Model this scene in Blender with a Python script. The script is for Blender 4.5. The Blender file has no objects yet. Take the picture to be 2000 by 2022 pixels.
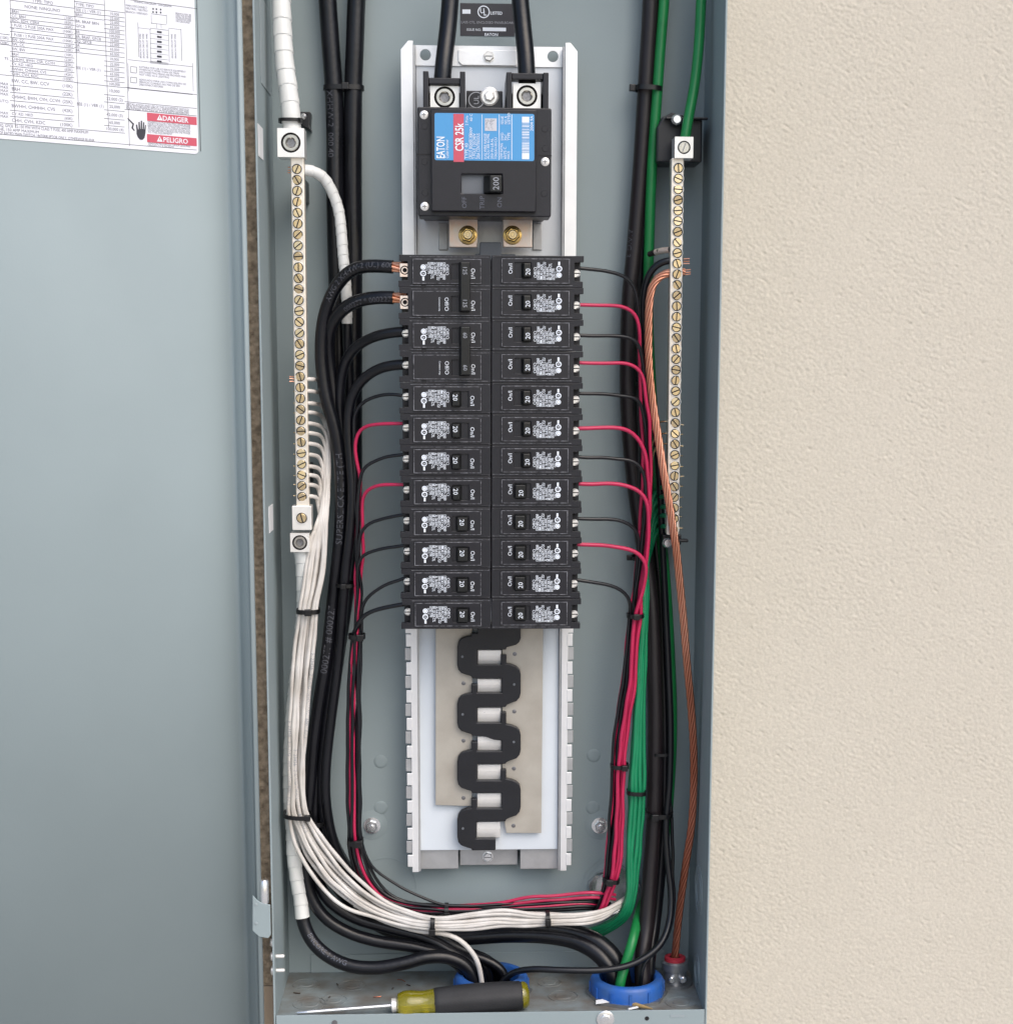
import bpy, bmesh, math, random
from mathutils import Vector, Matrix
random.seed(7)
R = math.radians
scene = bpy.context.scene
col = scene.collection
# ------------------------------------------------------------------ camera
CAM = dict(cx=-0.01967, cd=1.30815, cz=0.11006, pi=0.14823, ya=0.04663, ro=0.00449, f=3190.937, sx=70.294, sy=170.678)
def _rot():
    c, s = math.cos(CAM['ya']), math.sin(CAM['ya']); Ry = Matrix(((c, -s, 0), (s, c, 0), (0, 0, 1)))
    c, s = math.cos(CAM['pi']), math.sin(CAM['pi']); Rp = Matrix(((1, 0, 0), (0, c, -s), (0, s, c)))
    c, s = math.cos(CAM['ro']), math.sin(CAM['ro']); Rr = Matrix(((c, 0, s), (0, 1, 0), (-s, 0, c)))
    return Rr @ Rp @ Ry
RC = _rot(); RCT = RC.transposed(); CP = Vector((CAM['cx'], -CAM['cd'], CAM['cz']))
cam = bpy.data.cameras.new('camera'); camo = bpy.data.objects.new('camera', cam); col.objects.link(camo)
right, fwd, up = RCT @ Vector((1, 0, 0)), RCT @ Vector((0, 1, 0)), RCT @ Vector((0, 0, 1))
camo.matrix_world = Matrix(((right.x, up.x, -fwd.x, CP.x), (right.y, up.y, -fwd.y, CP.y), (right.z, up.z, -fwd.z, CP.z), (0, 0, 0, 1)))
cam.sensor_fit = 'VERTICAL'; cam.sensor_height = 24; cam.lens = CAM['f'] / 2022 * 24
cam.shift_x = -CAM['sx'] / 2022; cam.shift_y = CAM['sy'] / 2022
cam.clip_start = .05; cam.clip_end = 200
scene.camera = camo
# ------------------------------------------------------------------ light: open shade under a bright soft sky
SUN_EL, SUN_AZ = 46, 150          # azimuth measured clockwise from +Y (into the wall); 180 = straight behind the camera
world = bpy.data.worlds.new('World'); scene.world = world; world.use_nodes = True
nt = world.node_tree; bg = nt.nodes['Background']
sky = nt.nodes.new('ShaderNodeTexSky'); sky.sky_type = 'NISHITA'; sky.sun_disc = False
sky.sun_elevation = R(SUN_EL); sky.sun_rotation = R(SUN_AZ); sky.dust_density = 3.0; sky.air_density = 1.0
hs = nt.nodes.new('ShaderNodeHueSaturation'); hs.inputs['Saturation'].default_value = 1.1
nt.links.new(sky.outputs[0], hs.inputs['Color']); nt.links.new(hs.outputs[0], bg.inputs['Color'])
bg.inputs['Strength'].default_value = .15
sl = bpy.data.lights.new('sun', 'SUN'); sl.energy = 1.3; sl.angle = R(60); sl.color = (1, .95, .885)
so = bpy.data.objects.new('sun', sl); col.objects.link(so)
sd = Vector((math.sin(R(SUN_AZ)) * math.cos(R(SUN_EL)), math.cos(R(SUN_AZ)) * math.cos(R(SUN_EL)), math.sin(R(SUN_EL))))
so.rotation_euler = sd.to_track_quat('Z', 'Y').to_euler(); so.location = sd * 5
vs = scene.view_settings; vs.view_transform = 'Standard'; vs.look = 'None'; vs.gamma = 1; vs.use_curve_mapping = False
vs.exposure = 0.34
# ------------------------------------------------------------------ pixel (of the 2000 x 2022 photograph) to point on a given plane
def ray(u, v):
    return RCT @ Vector(((u - 1000 - CAM['sx']) / CAM['f'], 1, -(v - 1011 - CAM['sy']) / CAM['f']))
def U(u, v, Y): d = ray(u, v); return CP + d * ((Y - CP.y) / d.y)
def UZ(u, v, Z): d = ray(u, v); return CP + d * ((Z - CP.z) / d.z)
def UX(u, v, X): d = ray(u, v); return CP + d * ((X - CP.x) / d.x)
def UP(u, v, p0, n): d = ray(u, v); return CP + d * ((p0 - CP).dot(n) / d.dot(n))
def px2m(p): return (RC @ (Vector(p) - CP)).y / CAM['f']          # size of one photo pixel at that point
def rect(x0, y0, x1, y1, Y):
    xm, ym = (x0 + x1) / 2, (y0 + y1) / 2
    return U(x0, ym, Y).x, U(x1, ym, Y).x, U(xm, y1, Y).z, U(xm, y0, Y).z   # X0 X1 Z0 Z1
def zm(ox, oy, s):
    return lambda x, y: (ox + x / s, oy + y / s)
# ------------------------------------------------------------------ materials
MT = {}
def mat(name, c, rough=.5, metal=0, bump=0, bscale=400, var=0, vscale=30, spec=.5, trans=0, coat=0, c2=None, rvar=0, det=3):
    m = bpy.data.materials.new(name); m.use_nodes = True; n = m.node_tree.nodes; l = m.node_tree.links
    b = n['Principled BSDF']; b.inputs['Base Color'].default_value = (*c, 1); b.inputs['Roughness'].default_value = rough
    b.inputs['Metallic'].default_value = metal; b.inputs['Specular IOR Level'].default_value = spec
    b.inputs['Transmission Weight'].default_value = trans; b.inputs['Coat Weight'].default_value = coat
    tc = n.new('ShaderNodeTexCoord')
    if var or c2:
        nz = n.new('ShaderNodeTexNoise'); nz.inputs['Scale'].default_value = vscale; nz.inputs['Detail'].default_value = 5
        l.new(tc.outputs['Object'], nz.inputs['Vector'])
        mr = n.new('ShaderNodeMapRange'); mr.inputs[1].default_value = .35; mr.inputs[2].default_value = .68
        l.new(nz.outputs['Fac'], mr.inputs[0])
        mx = n.new('ShaderNodeMix'); mx.data_type = 'RGBA'
        mx.inputs[6].default_value = (*c, 1)
        mx.inputs[7].default_value = (*(c2 or [k * (1 - var) for k in c]), 1)
        l.new(mr.outputs[0], mx.inputs[0]); l.new(mx.outputs[2], b.inputs['Base Color'])
        if rvar:
            m2 = n.new('ShaderNodeMapRange'); m2.inputs[3].default_value = rough - rvar; m2.inputs[4].default_value = rough + rvar
            l.new(nz.outputs['Fac'], m2.inputs[0]); l.new(m2.outputs[0], b.inputs['Roughness'])
    if bump:
        nb = n.new('ShaderNodeTexNoise'); nb.inputs['Scale'].default_value = bscale; nb.inputs['Detail'].default_value = det
        l.new(tc.outputs['Object'], nb.inputs['Vector'])
        bp = n.new('ShaderNodeBump'); bp.inputs['Strength'].default_value = bump; bp.inputs['Distance'].default_value = .001
        l.new(nb.outputs['Fac'], bp.inputs['Height']); l.new(bp.outputs[0], b.inputs['Normal'])
    MT[name] = m; return m
mat('paint', (.298, .361, .378), .54, 0, .05, 700, .08, 5, .24, rvar=.14)
mat('paint_floor', (.225, .265, .275), .6, 0, .2, 420, 0, 38, .3, c2=(.145, .13, .112))
mat('black_plastic', (.010, .011, .015), .36, 0, .10, 1500, .25, 60, .5)
mat('breaker_black', (.011, .011, .016), .36, 0, .14, 1300, .3, 90, .5, c2=(.007, .008, .012), rvar=.08)
mat('breaker_face', (.012, .012, .017), .32, 0, .06, 1300, .2, 120, .5, rvar=.06)
mat('handle_black', (.008, .009, .009), .33, 0, .05, 900, .2, 90)
mat('handle_side', (.035, .034, .022), .45, 0, .05, 900, .2, 90)
mat('cable_black', (.0035, .004, .006), .30, 0, .16, 240, .3, 25, .42, c2=(.007, .0075, .011), rvar=.07)
mat('cable_brown', (.014, .010, .012), .42, 0, .10, 260, .3, 25, .5)
mat('wire_black', (.005, .006, .009), .28, 0, .03, 300, .2, 40)
mat('wire_red', (.50, .018, .085), .34, 0, .04, 300, .15, 60)
mat('wire_green', (.010, .255, .11), .34, 0, .04, 300, .15, 60)
mat('cable_green', (.010, .22, .055), .38, 0, .06, 300, .15, 60)
mat('wire_white', (.69, .67, .645), .42, 0, .04, 300, .10, 42, c2=(.50, .47, .43))
mat('white_tape', (.74, .76, .75), .38, 0, .10, 350, .07, 45)
mat('tie_black', (.005, .005, .006), .35, 0, .05, 800, .2, 60)
mat('print_white', (.78, .84, .92), .6); mat('print_grey', (.32, .34, .38), .6); mat('print_black', (.035, .037, .05), .6); mat('print_mid', (.13, .13, .17), .6); mat('print_faint', (.070, .074, .09), .6); mat('print_dim', (.10, .11, .14), .6)
mat('aluminium', (.90, .91, .92), .34, .55, .05, 500, .08, 40, rvar=.08)
mat('aluminium_plate', (.64, .67, .71), .38, .55, .04, 500, .08, 30)
mat('galvanised', (.52, .53, .54), .42, .65, .06, 300, .18, 60, rvar=.1)
mat('tin', (.93, .92, .89), .30, .5, .05, 600, .10, 60, rvar=.08)
mat('tin_bar', (.93, .86, .76), .30, .5, .05, 600, .08, 60)
mat('bus_plate', (.50, .475, .42), .42, .35, .06, 300, .12, 45, c2=(.43, .40, .35))
mat('insulator', (.66, .72, .78), .40, 0, .02, 200, .05, 30)
mat('screw_steel', (.62, .60, .55), .24, .95, .05, 900, .2, 200)
mat('screw_brass', (.78, .60, .32), .26, .9, .05, 900, .3, 300, c2=(.66, .56, .40))
mat('brass_gold', (.80, .56, .22), .26, .95, .05, 700, .2, 200)
mat('copper', (.85, .44, .30), .30, .85, .05, 700, .3, 60, c2=(.62, .25, .12))
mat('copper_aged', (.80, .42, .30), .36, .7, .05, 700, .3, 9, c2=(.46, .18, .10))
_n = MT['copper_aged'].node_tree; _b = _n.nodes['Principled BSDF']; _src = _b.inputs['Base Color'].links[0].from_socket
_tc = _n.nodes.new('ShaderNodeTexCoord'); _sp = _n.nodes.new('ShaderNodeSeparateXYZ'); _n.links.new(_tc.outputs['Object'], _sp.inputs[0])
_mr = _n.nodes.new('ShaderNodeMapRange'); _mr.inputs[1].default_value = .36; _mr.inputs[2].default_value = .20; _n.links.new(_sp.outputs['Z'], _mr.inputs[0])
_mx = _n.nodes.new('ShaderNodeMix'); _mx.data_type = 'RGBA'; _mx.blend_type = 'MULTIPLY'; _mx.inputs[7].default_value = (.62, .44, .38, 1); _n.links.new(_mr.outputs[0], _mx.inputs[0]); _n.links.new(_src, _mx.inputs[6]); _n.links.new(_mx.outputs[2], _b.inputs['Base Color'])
mat('copper_tab', (.86, .66, .54), .36, .55, .08, 300, .2, 120, c2=(.78, .72, .66))
mat('dark_gap', (.006, .006, .008), .7)
mat('steel_dark', (.20, .20, .21), .4, .7)
mat('hex_grey', (.30, .30, .31), .35, .8, .05, 900, .3, 500)
mat('chrome', (.80, .81, .82), .24, .86)
mat('blue_plastic', (.016, .115, .47), .40, 0, .10, 400, .12, 70, c2=(.035, .11, .33), rvar=.1)
mat('label_white', (.76, .78, .84), .42); mat('label_blue', (.075, .31, .62), .42); mat('label_red', (.55, .085, .13), .42)
mat('label_pale', (.56, .57, .62), .45); mat('label_black', (.030, .030, .038), .45)
mat('label_grey', (.30, .35, .37), .4)
mat('yellow_acetate', (.52, .46, .012), .08, 0, trans=.72, coat=.5)
mat('grip', (.018, .019, .022), .62, 0, .22, 700, .25, 60)
mat('red_rubber', (.45, .03, .05), .5); mat('zinc', (.42, .43, .44), .35, .8, .1, 300, .25, 90)
mat('paper', (.78, .79, .80), .6); mat('straw', (.42, .29, .12), .6, 0, .3, 300, .3, 80)
mat('grey_plastic', (.13, .145, .165), .45)
mat('dirt', (.05, .035, .025), .9)
def stucco():
    m = bpy.data.materials.new('stucco'); m.use_nodes = True; n = m.node_tree.nodes; l = m.node_tree.links; b = n['Principled BSDF']
    b.inputs['Roughness'].default_value = .9; b.inputs['Specular IOR Level'].default_value = .2
    tc = n.new('ShaderNodeTexCoord')
    def noise(s, d, rgh=.55, dist=0):
        k = n.new('ShaderNodeTexNoise'); k.inputs['Scale'].default_value = s; k.inputs['Detail'].default_value = d
        k.inputs['Roughness'].default_value = rgh; k.inputs['Distortion'].default_value = dist; l.new(tc.outputs['Object'], k.inputs['Vector']); return k
    big, fine = noise(7, 4), noise(520, 4, .7)
    mx = n.new('ShaderNodeMix'); mx.data_type = 'RGBA'; mx.inputs[6].default_value = (.610, .572, .495, 1); mx.inputs[7].default_value = (.575, .536, .458, 1)
    l.new(big.outputs['Fac'], mx.inputs[0])
    mx2 = n.new('ShaderNodeMix'); mx2.data_type = 'RGBA'; mx2.blend_type = 'MULTIPLY'; mx2.inputs[0].default_value = .42
    cr = n.new('ShaderNodeMapRange'); cr.inputs[1].default_value = .3; cr.inputs[2].default_value = .7; cr.inputs[3].default_value = .7; cr.inputs[4].default_value = 1.1
    l.new(fine.outputs['Fac'], cr.inputs[0]); l.new(mx.outputs[2], mx2.inputs[6]); l.new(cr.outputs[0], mx2.inputs[7])
    l.new(mx2.outputs[2], b.inputs['Base Color'])
    bp2 = n.new('ShaderNodeBump'); bp2.inputs['Strength'].default_value = .55; bp2.inputs['Distance'].default_value = .0008
    l.new(fine.outputs['Fac'], bp2.inputs['Height']); l.new(bp2.outputs[0], b.inputs['Normal'])
    MT['stucco'] = m
stucco()
# ------------------------------------------------------------------ mesh helpers
_tx = {}
def text_geo(s, off=0):
    key = (s, off)
    if key in _tx: return _tx[key]
    cu = bpy.data.curves.new('t', 'FONT'); cu.body = s; cu.size = 1; cu.resolution_u = 2; cu.align_x = 'LEFT'; cu.offset = off
    o = bpy.data.objects.new('t', cu); col.objects.link(o)
    dg = bpy.context.evaluated_depsgraph_get(); e = o.evaluated_get(dg); me = e.to_mesh()
    V = [(v.co.x, v.co.y) for v in me.vertices]; F = [tuple(p.vertices) for p in me.polygons]
    e.to_mesh_clear(); bpy.data.objects.remove(o); bpy.data.curves.remove(cu)
    x0 = min([a for a, b in V] or [0]); x1 = max([a for a, b in V] or [1])
    _tx[key] = ([(a - x0, b) for a, b in V], F, x1 - x0); return _tx[key]
def children_loc(parent):
    return parent.location if parent else Vector((0, 0, 0))
class MB:
    def __init__(s): s.v = []; s.f = []; s.m = []
    def add(s, V, F, mi=0):
        o = len(s.v); s.v += [tuple(p) for p in V]; s.f += [tuple(i + o for i in f) for f in F]; s.m += [mi] * len(F); return s
    def box(s, x0, x1, y0, y1, z0, z1, mi=0):
        V = [(x, y, z) for x in (x0, x1) for y in (y0, y1) for z in (z0, z1)]
        return s.add(V, [(0, 1, 3, 2), (4, 6, 7, 5), (0, 4, 5, 1), (2, 3, 7, 6), (0, 2, 6, 4), (1, 5, 7, 3)], mi)
    def prism(s, poly, y0, y1, mi=0):
        n = len(poly)
        V = [(x, y0, z) for x, z in poly] + [(x, y1, z) for x, z in poly]
        F = [tuple(range(n)), tuple(range(2 * n - 1, n - 1, -1))] + [(i, (i + 1) % n, n + (i + 1) % n, n + i) for i in range(n)]
        return s.add(V, F, mi)
    def slab(s, corners, nrm, t, mi=0):           # a planar polygon thickened along nrm
        n = len(corners); nv = Vector(nrm) * t
        V = [Vector(c) for c in corners] + [Vector(c) + nv for c in corners]
        F = [tuple(range(n)), tuple(range(2 * n - 1, n - 1, -1))] + [(i, (i + 1) % n, n + (i + 1) % n, n + i) for i in range(n)]
        return s.add(V, F, mi)
    def lathe(s, prof, o, axis=(0, -1, 0), n=24, mi=0, cap0=True, cap1=True):   # prof: (radius, height along axis)
        a = Vector(axis).normalized(); b = a.orthogonal().normalized(); c = a.cross(b); o = Vector(o)
        V = []; k = len(prof)
        for r, h in prof:
            for i in range(n):
                t = 2 * math.pi * i / n; V.append(o + a * h + (b * math.cos(t) + c * math.sin(t)) * r)
        F = [(j * n + i, j * n + (i + 1) % n, (j + 1) * n + (i + 1) % n, (j + 1) * n + i) for j in range(k - 1) for i in range(n)]
        if cap0: F.append(tuple(range(n)))
        if cap1: F.append(tuple((k - 1) * n + i for i in range(n)))
        return s.add(V, F, mi)
    def loops(s, L, mi=0, cap0=False, cap1=False):      # bridge a list of equal closed loops
        n = len(L[0]); V = [p for q in L for p in q]
        F = [(j * n + i, j * n + (i + 1) % n, (j + 1) * n + (i + 1) % n, (j + 1) * n + i) for j in range(len(L) - 1) for i in range(n)]
        if cap0: F.append(tuple(range(n)))
        if cap1: F.append(tuple((len(L) - 1) * n + i for i in range(n)))
        return s.add(V, F, mi)
    def tube(s, pts, r, n=10, mi=0, rf=None, caps=True):
        fr = frames(pts); V = []; acc = 0
        for k, (p, t, b, c) in enumerate(fr):
            if k: acc += (p - fr[k - 1][0]).length
            rr = r[k] if isinstance(r, (list, tuple)) else r
            for i in range(n):
                a = 2 * math.pi * i / n; q = rr * (rf(acc, a) if rf else 1)
                V.append(p + (b * math.cos(a) + c * math.sin(a)) * q)
        F = [(j * n + i, j * n + (i + 1) % n, (j + 1) * n + (i + 1) % n, (j + 1) * n + i) for j in range(len(fr) - 1) for i in range(n)]
        if caps: F += [tuple(range(n)), tuple((len(fr) - 1) * n + i for i in range(n))]
        return s.add(V, F, mi)
    def text(s, t, o, right, up, size, mi=0, align='C', valign=.35, sx=1, bold=0, fit=None):
        V, F, w = text_geo(t, .018 if bold else 0); o = Vector(o); rt = Vector(right).normalized(); u = Vector(up).normalized()
        if fit: sx = min(sx, fit / (w * size))
        x0 = {'C': -w / 2, 'L': 0, 'R': -w}[align]
        return s.add([o + rt * ((x + x0) * size * sx) + u * ((y - valign) * size) for x, y in V], F, mi)
    def build(s, name, mats, parent=None, smooth=None, bevel=0, local=False, seg=2, raw=False):
        o = Vector((0, 0, 0)) if local else children_loc(parent)
        me = bpy.data.meshes.new(name); me.from_pydata([(p[0] - o.x, p[1] - o.y, p[2] - o.z) for p in s.v], [], s.f)
        if not isinstance(mats, (list, tuple)): mats = [mats]
        for m in mats: me.materials.append(MT[m])
        me.polygons.foreach_set('material_index', s.m)
        if not raw:
            bm = bmesh.new(); bm.from_mesh(me); bmesh.ops.recalc_face_normals(bm, faces=bm.faces); bm.to_mesh(me); bm.free()
        if smooth is not None:
            me.polygons.foreach_set('use_smooth', [True] * len(me.polygons)); me.set_sharp_from_angle(angle=R(smooth))
        me.update()
        ob = bpy.data.objects.new(name, me); col.objects.link(ob)
        if parent: ob.parent = parent
        if bevel:
            b = ob.modifiers.new('bevel', 'BEVEL'); b.width = bevel; b.segments = seg; b.limit_method = 'ANGLE'; b.angle_limit = R(40); b.use_clamp_overlap = True
        return ob
def frames(pts):
    P = [Vector(p) for p in pts]; n = len(P); T = []
    for i in range(n):
        T.append((P[min(i + 1, n - 1)] - P[max(i - 1, 0)]).normalized())
    b = Vector((0, -1, 0)); b = b - T[0] * b.dot(T[0])
    if b.length < .1: b = T[0].orthogonal()
    b.normalize(); out = []
    for i in range(n):
        b = b - T[i] * b.dot(T[i]); b.normalize(); out.append((P[i], T[i], b.copy(), T[i].cross(b)))
    return out
def spline(P, step=.004):
    P = [Vector(p) for p in P]; out = []
    Q = [P[0] * 2 - P[1]] + P + [P[-1] * 2 - P[-2]]
    for i in range(1, len(Q) - 2):
        p0, p1, p2, p3 = Q[i - 1:i + 3]
        t0 = 0; t1 = t0 + max((p1 - p0).length, 1e-6) ** .5; t2 = t1 + max((p2 - p1).length, 1e-6) ** .5; t3 = t2 + max((p3 - p2).length, 1e-6) ** .5
        n = max(2, int((p2 - p1).length / step))
        for k in range(n):
            t = t1 + (t2 - t1) * k / n
            A1 = p0 * ((t1 - t) / (t1 - t0)) + p1 * ((t - t0) / (t1 - t0)); A2 = p1 * ((t2 - t) / (t2 - t1)) + p2 * ((t - t1) / (t2 - t1)); A3 = p2 * ((t3 - t) / (t3 - t2)) + p3 * ((t - t2) / (t3 - t2))
            B1 = A1 * ((t2 - t) / (t2 - t0)) + A2 * ((t - t0) / (t2 - t0)); B2 = A2 * ((t3 - t) / (t3 - t1)) + A3 * ((t - t1) / (t3 - t1))
            out.append(B1 * ((t2 - t) / (t2 - t1)) + B2 * ((t - t1) / (t2 - t1)))
    out.append(P[-1]); return out
def relax(pts, it=6):
    P = [p.copy() for p in pts]
    for _ in range(it):
        P = [P[0]] + [P[i] * .5 + (P[i - 1] + P[i + 1]) * .25 for i in range(1, len(P) - 1)] + [P[-1]]
    return P
def tag(o, label, cat=None, group=None, kind=None):
    if label: o['label'] = label
    if cat: o['category'] = cat
    if group: o['group'] = group
    if kind: o['kind'] = kind
    return o
def thing(name, label, cat, loc=(0, 0, 0), group=None):
    e = bpy.data.objects.new(name, None); e.location = loc; e.empty_display_size = .01; col.objects.link(e); return tag(e, label, cat, group)
def inst(src, name, parent, loc, ry=0):
    o = bpy.data.objects.new(name, src.data); col.objects.link(o); o.parent = parent; o.location = Vector(loc) - children_loc(parent); o.rotation_euler = (0, ry, 0)
    for m in src.modifiers:
        b = o.modifiers.new(m.name, m.type); b.width = m.width; b.segments = m.segments; b.limit_method = m.limit_method; b.angle_limit = m.angle_limit
    return o
def rrect(x0, x1, z0, z1, r, n=5):
    out = []
    for cx, cz, a0 in ((x1 - r, z1 - r, 0), (x0 + r, z1 - r, 90), (x0 + r, z0 + r, 180), (x1 - r, z0 + r, 270)):
        for k in range(n + 1):
            a = R(a0 + 90 * k / n); out.append((cx + r * math.cos(a), cz + r * math.sin(a)))
    return out
def circ(cx, cz, r, n=24, a0=0): return [(cx + r * math.cos(a0 + 2 * math.pi * i / n), cz + r * math.sin(a0 + 2 * math.pi * i / n)) for i in range(n)]
def sq_loop(x0, x1, z0, z1, n=24):          # n points round a rectangle, same angular order as circ
    cx, cz = (x0 + x1) / 2, (z0 + z1) / 2; hx, hz = (x1 - x0) / 2, (z1 - z0) / 2; out = []
    for i in range(n):
        a = 2 * math.pi * i / n + math.pi / 4; c, s = math.cos(a), math.sin(a); k = 1 / max(abs(c), abs(s)); out.append((cx + hx * c * k, cz + hz * s * k))
    return out
def hex_loop(cx, cz, r, n=24):
    out = []
    for i in range(n):
        a = 2 * math.pi * i / n; k = (a % (math.pi / 3)) - math.pi / 6; out.append((cx + r * math.cos(math.pi / 6) / math.cos(k) * math.cos(a), cz + r * math.cos(math.pi / 6) / math.cos(k) * math.sin(a)))
    return out
def at_y(loop, y): return [(x, y, z) for x, z in loop]
def slot_screw(name, mats, parent, r, y, slot=.26):     # flush slotted screw facing -Y, sunk in a dark rimmed hole; local origin at its centre
    m = MB(); n = 20
    m.loops([at_y(circ(0, 0, r * 1.30, n), -.00008), at_y(circ(0, 0, r * 1.24, n), -.00035), at_y(circ(0, 0, r * 1.16, n), -.00035), at_y(circ(0, 0, r * 1.12, n), -.00010)], 2)
    m.add(at_y(circ(0, 0, r * 1.12, n), -.00010), [tuple(range(n))], 1)
    for sgn in (1, -1):
        w = r * slot / 2; a0 = math.asin(w / (r * .94)); pts = []
        for k in range(11):
            a = a0 + (math.pi - 2 * a0) * k / 10; pts.append((r * .94 * math.cos(a), sgn * r * .94 * math.sin(a)))
        q = [(x * .93, z * .93 + (sgn * w * .07)) for x, z in pts]
        m.loops([at_y(pts, -.0001), at_y(pts, -.00045), at_y(q, -.00062)], 0, cap1=True)
    return m.build(name, mats, parent, 25)
def phillips_screw(name, mat_, parent, loc, r, h=.0012):
    m = MB(); m.lathe([(r, 0), (r, h * .4), (r * .75, h * .9), (r * .3, h)], loc, (0, -1, 0), 22, 0)
    x, y, z = loc
    m.box(x - r * .5, x + r * .5, y - h * 1.05, y - h * .8, z - r * .11, z + r * .11, 1); m.box(x - r * .11, x + r * .11, y - h * 1.06, y - h * .8, z - r * .5, z + r * .5, 1)
    o = m.build(name, [mat_, 'steel_dark'], parent, 35); return o
def lug_block(parent, x0, x1, z0, z1, y0, y1, r, name='lug', mat_='tin', slotted=False):
    cx, cz = (x0 + x1) / 2, (z0 + z1) / 2; m = MB(); n = 24; a0 = math.pi / 4
    out = sq_loop(x0, x1, z0, z1, n); hole = circ(cx, cz, r, n, a0)
    m.loops([at_y(out, y1), at_y(out, y0), at_y(hole, y0)], 0, cap0=True); m.loops([at_y(hole, y0), at_y(hole, y0 + .003)], 1, cap1=True)
    lug = m.build(name, [mat_, 'dark_gap'], parent, 30)
    s = MB(); rs = r * .86
    if slotted:
        s.loops([at_y(circ(cx, cz, rs, n), y0 + .003), at_y(circ(cx, cz, rs, n), y0 - .0002), at_y(circ(cx, cz, rs * .9, n), y0 - .0006)], 0, cap1=True)
        a = R(70); c, q = math.cos(a), math.sin(a); L, w = rs * .8, rs * .1
        s.slab([(cx + c * L * i - q * w * j, y0 - .0007, cz + q * L * i + c * w * j) for i, j in ((-1, -1), (1, -1), (1, 1), (-1, 1))], (0, 1, 0), .0004, 1)
    else:
        s.loops([at_y(circ(cx, cz, rs, n), y0 + .003), at_y(circ(cx, cz, rs, n), y0 + .0004), at_y(circ(cx, cz, rs * .9, n), y0 - .0003), at_y(circ(cx, cz, rs * .62, n), y0 - .0003), at_y(hex_loop(cx, cz, rs * .55, n), y0 + .0008), at_y(hex_loop(cx, cz, rs * .5, n), y0 + .0026)], 0)
        s.add(at_y(hex_loop(cx, cz, rs * .5, n), y0 + .0026), [tuple(range(n))], 1)
    sc = s.build('set_screw', ['screw_steel', 'hex_grey'], None, 30)
    sc.parent = lug if (parent and parent.parent is None) else parent
    if parent: sc.location = -children_loc(parent)
    return lug
# ================================================================== THE SETTING: stuccoed wall
W, D, ZF, ZL, TH = .1825, .108, -.446, -.4415, .0016
from mathutils import noise as MN
def build_wall():
    y = D + .014; xs0, xs1, zs0, zs1 = -3, 3, -1.35, 2.2
    n = MB(); 
    fx0, fx1, st = .178, .495, .0010                       # finely floated strip that the photograph shows
    gx = [xs0, -.6, -.215] + [-.215 + .0013 * k for k in range(1, 26)] + [-.1, .05, .16] + [fx0 + st * k for k in range(int((fx1 - fx0) / st))] + [fx1, xs1]
    gz = [zs0, -.6] + [-.51 + st * k for k in range(int(.975 / st))] + [.47, zs1]
    V = []
    for z in gz:
        for x in gx:
            p = Vector((x, 0, z)); a_ = x * .82 - z * .57 + .004 * MN.noise(p * 40); b_ = x * .57 + z * .82
            h = MN.noise(p * 38) * .00022 + (.85 + .5 * MN.noise(p * 14)) * (MN.noise(Vector((a_ * 200, 3, b_ * 470))) * .00040 + MN.noise(Vector((a_ * 380, 9, b_ * 560))) * .00034)
            d = MN.noise(Vector((a_ * 190, 17, b_ * 430)))
            if d > .45: h += (d - .45) * .0024           # small torn dents of the float
            V.append((x, y + h, z))
    nx = len(gx); F = [(j * nx + i, j * nx + i + 1, (j + 1) * nx + i + 1, (j + 1) * nx + i) for j in range(len(gz) - 1) for i in range(nx - 1)]
    n.add(V, F); o = n.build('wall', 'stucco', None, 180, raw=True)
    tag(o, 'cream sand-finished stucco wall behind the grey panel box', None, None, 'structure')
build_wall()
m = MB(); m.add([(-30, -30, -1.35), (30, -30, -1.35), (30, D + .02, -1.35), (-30, D + .02, -1.35)], [(0, 1, 2, 3)]); mat('ground', (.46, .45, .435), .9, 0, .3, 60, .2, 3)  # unseen ground sheet, added to bounce light up into the lower areas
tag(m.build('ground', 'ground', None), 'pale concrete ground in front of the wall', None, None, 'structure')  # unseen sheet, added only to bounce light upwards
mat('mortar', (.60, .49, .37), .95, 0, .9, 420, .3, 160, .2, c2=(.27, .22, .165)); mat('tan_trim', (.58, .46, .35), .7, 0, .08, 200, .1, 12, .3)  # shade of the door gap put into the brown; tan for its lighter end
m = MB(); gx = [-.2085 + .0012 * k for k in range(20)]; z_m = U(525, 1945, .026).z; gz = [z_m + .0012 * k for k in range(int((.56 - z_m) / .0012))]; V = []
for z in gz:
    for x in gx:
        p = Vector((x, 0, z)); V.append((x, .026 + .0011 * MN.noise(p * 260) + .0009 * MN.noise(p * 480), z))
nx = len(gx); nz = len(gz); V2 = [(x, D + .016, z) for x, y, z in V if z in (gz[0], gz[-1])]
m.add(V, [(j * nx + i, j * nx + i + 1, (j + 1) * nx + i + 1, (j + 1) * nx + i) for j in range(nz - 1) for i in range(nx - 1)])
m.box(gx[0], gx[-1], .0285, D + .0138, gz[0], gz[-1])
tag(m.build('mortar_band', 'mortar', None, 180, raw=True), 'rough brown mortar band seen between the open door and the box', 'mortar')  # made-up strip, set forward to catch light; brown stands for shaded wall
m = MB(); m.box(gx[0], gx[-1], .027, D + .0138, -.62, gz[0] - .001); tag(m.build('trim_board', 'tan_trim', None, None, .001), 'smooth tan trim below the brown mortar, left of the box bottom', 'trim')  # made-up piece for the lighter patch at the lower end of the gap
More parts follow.
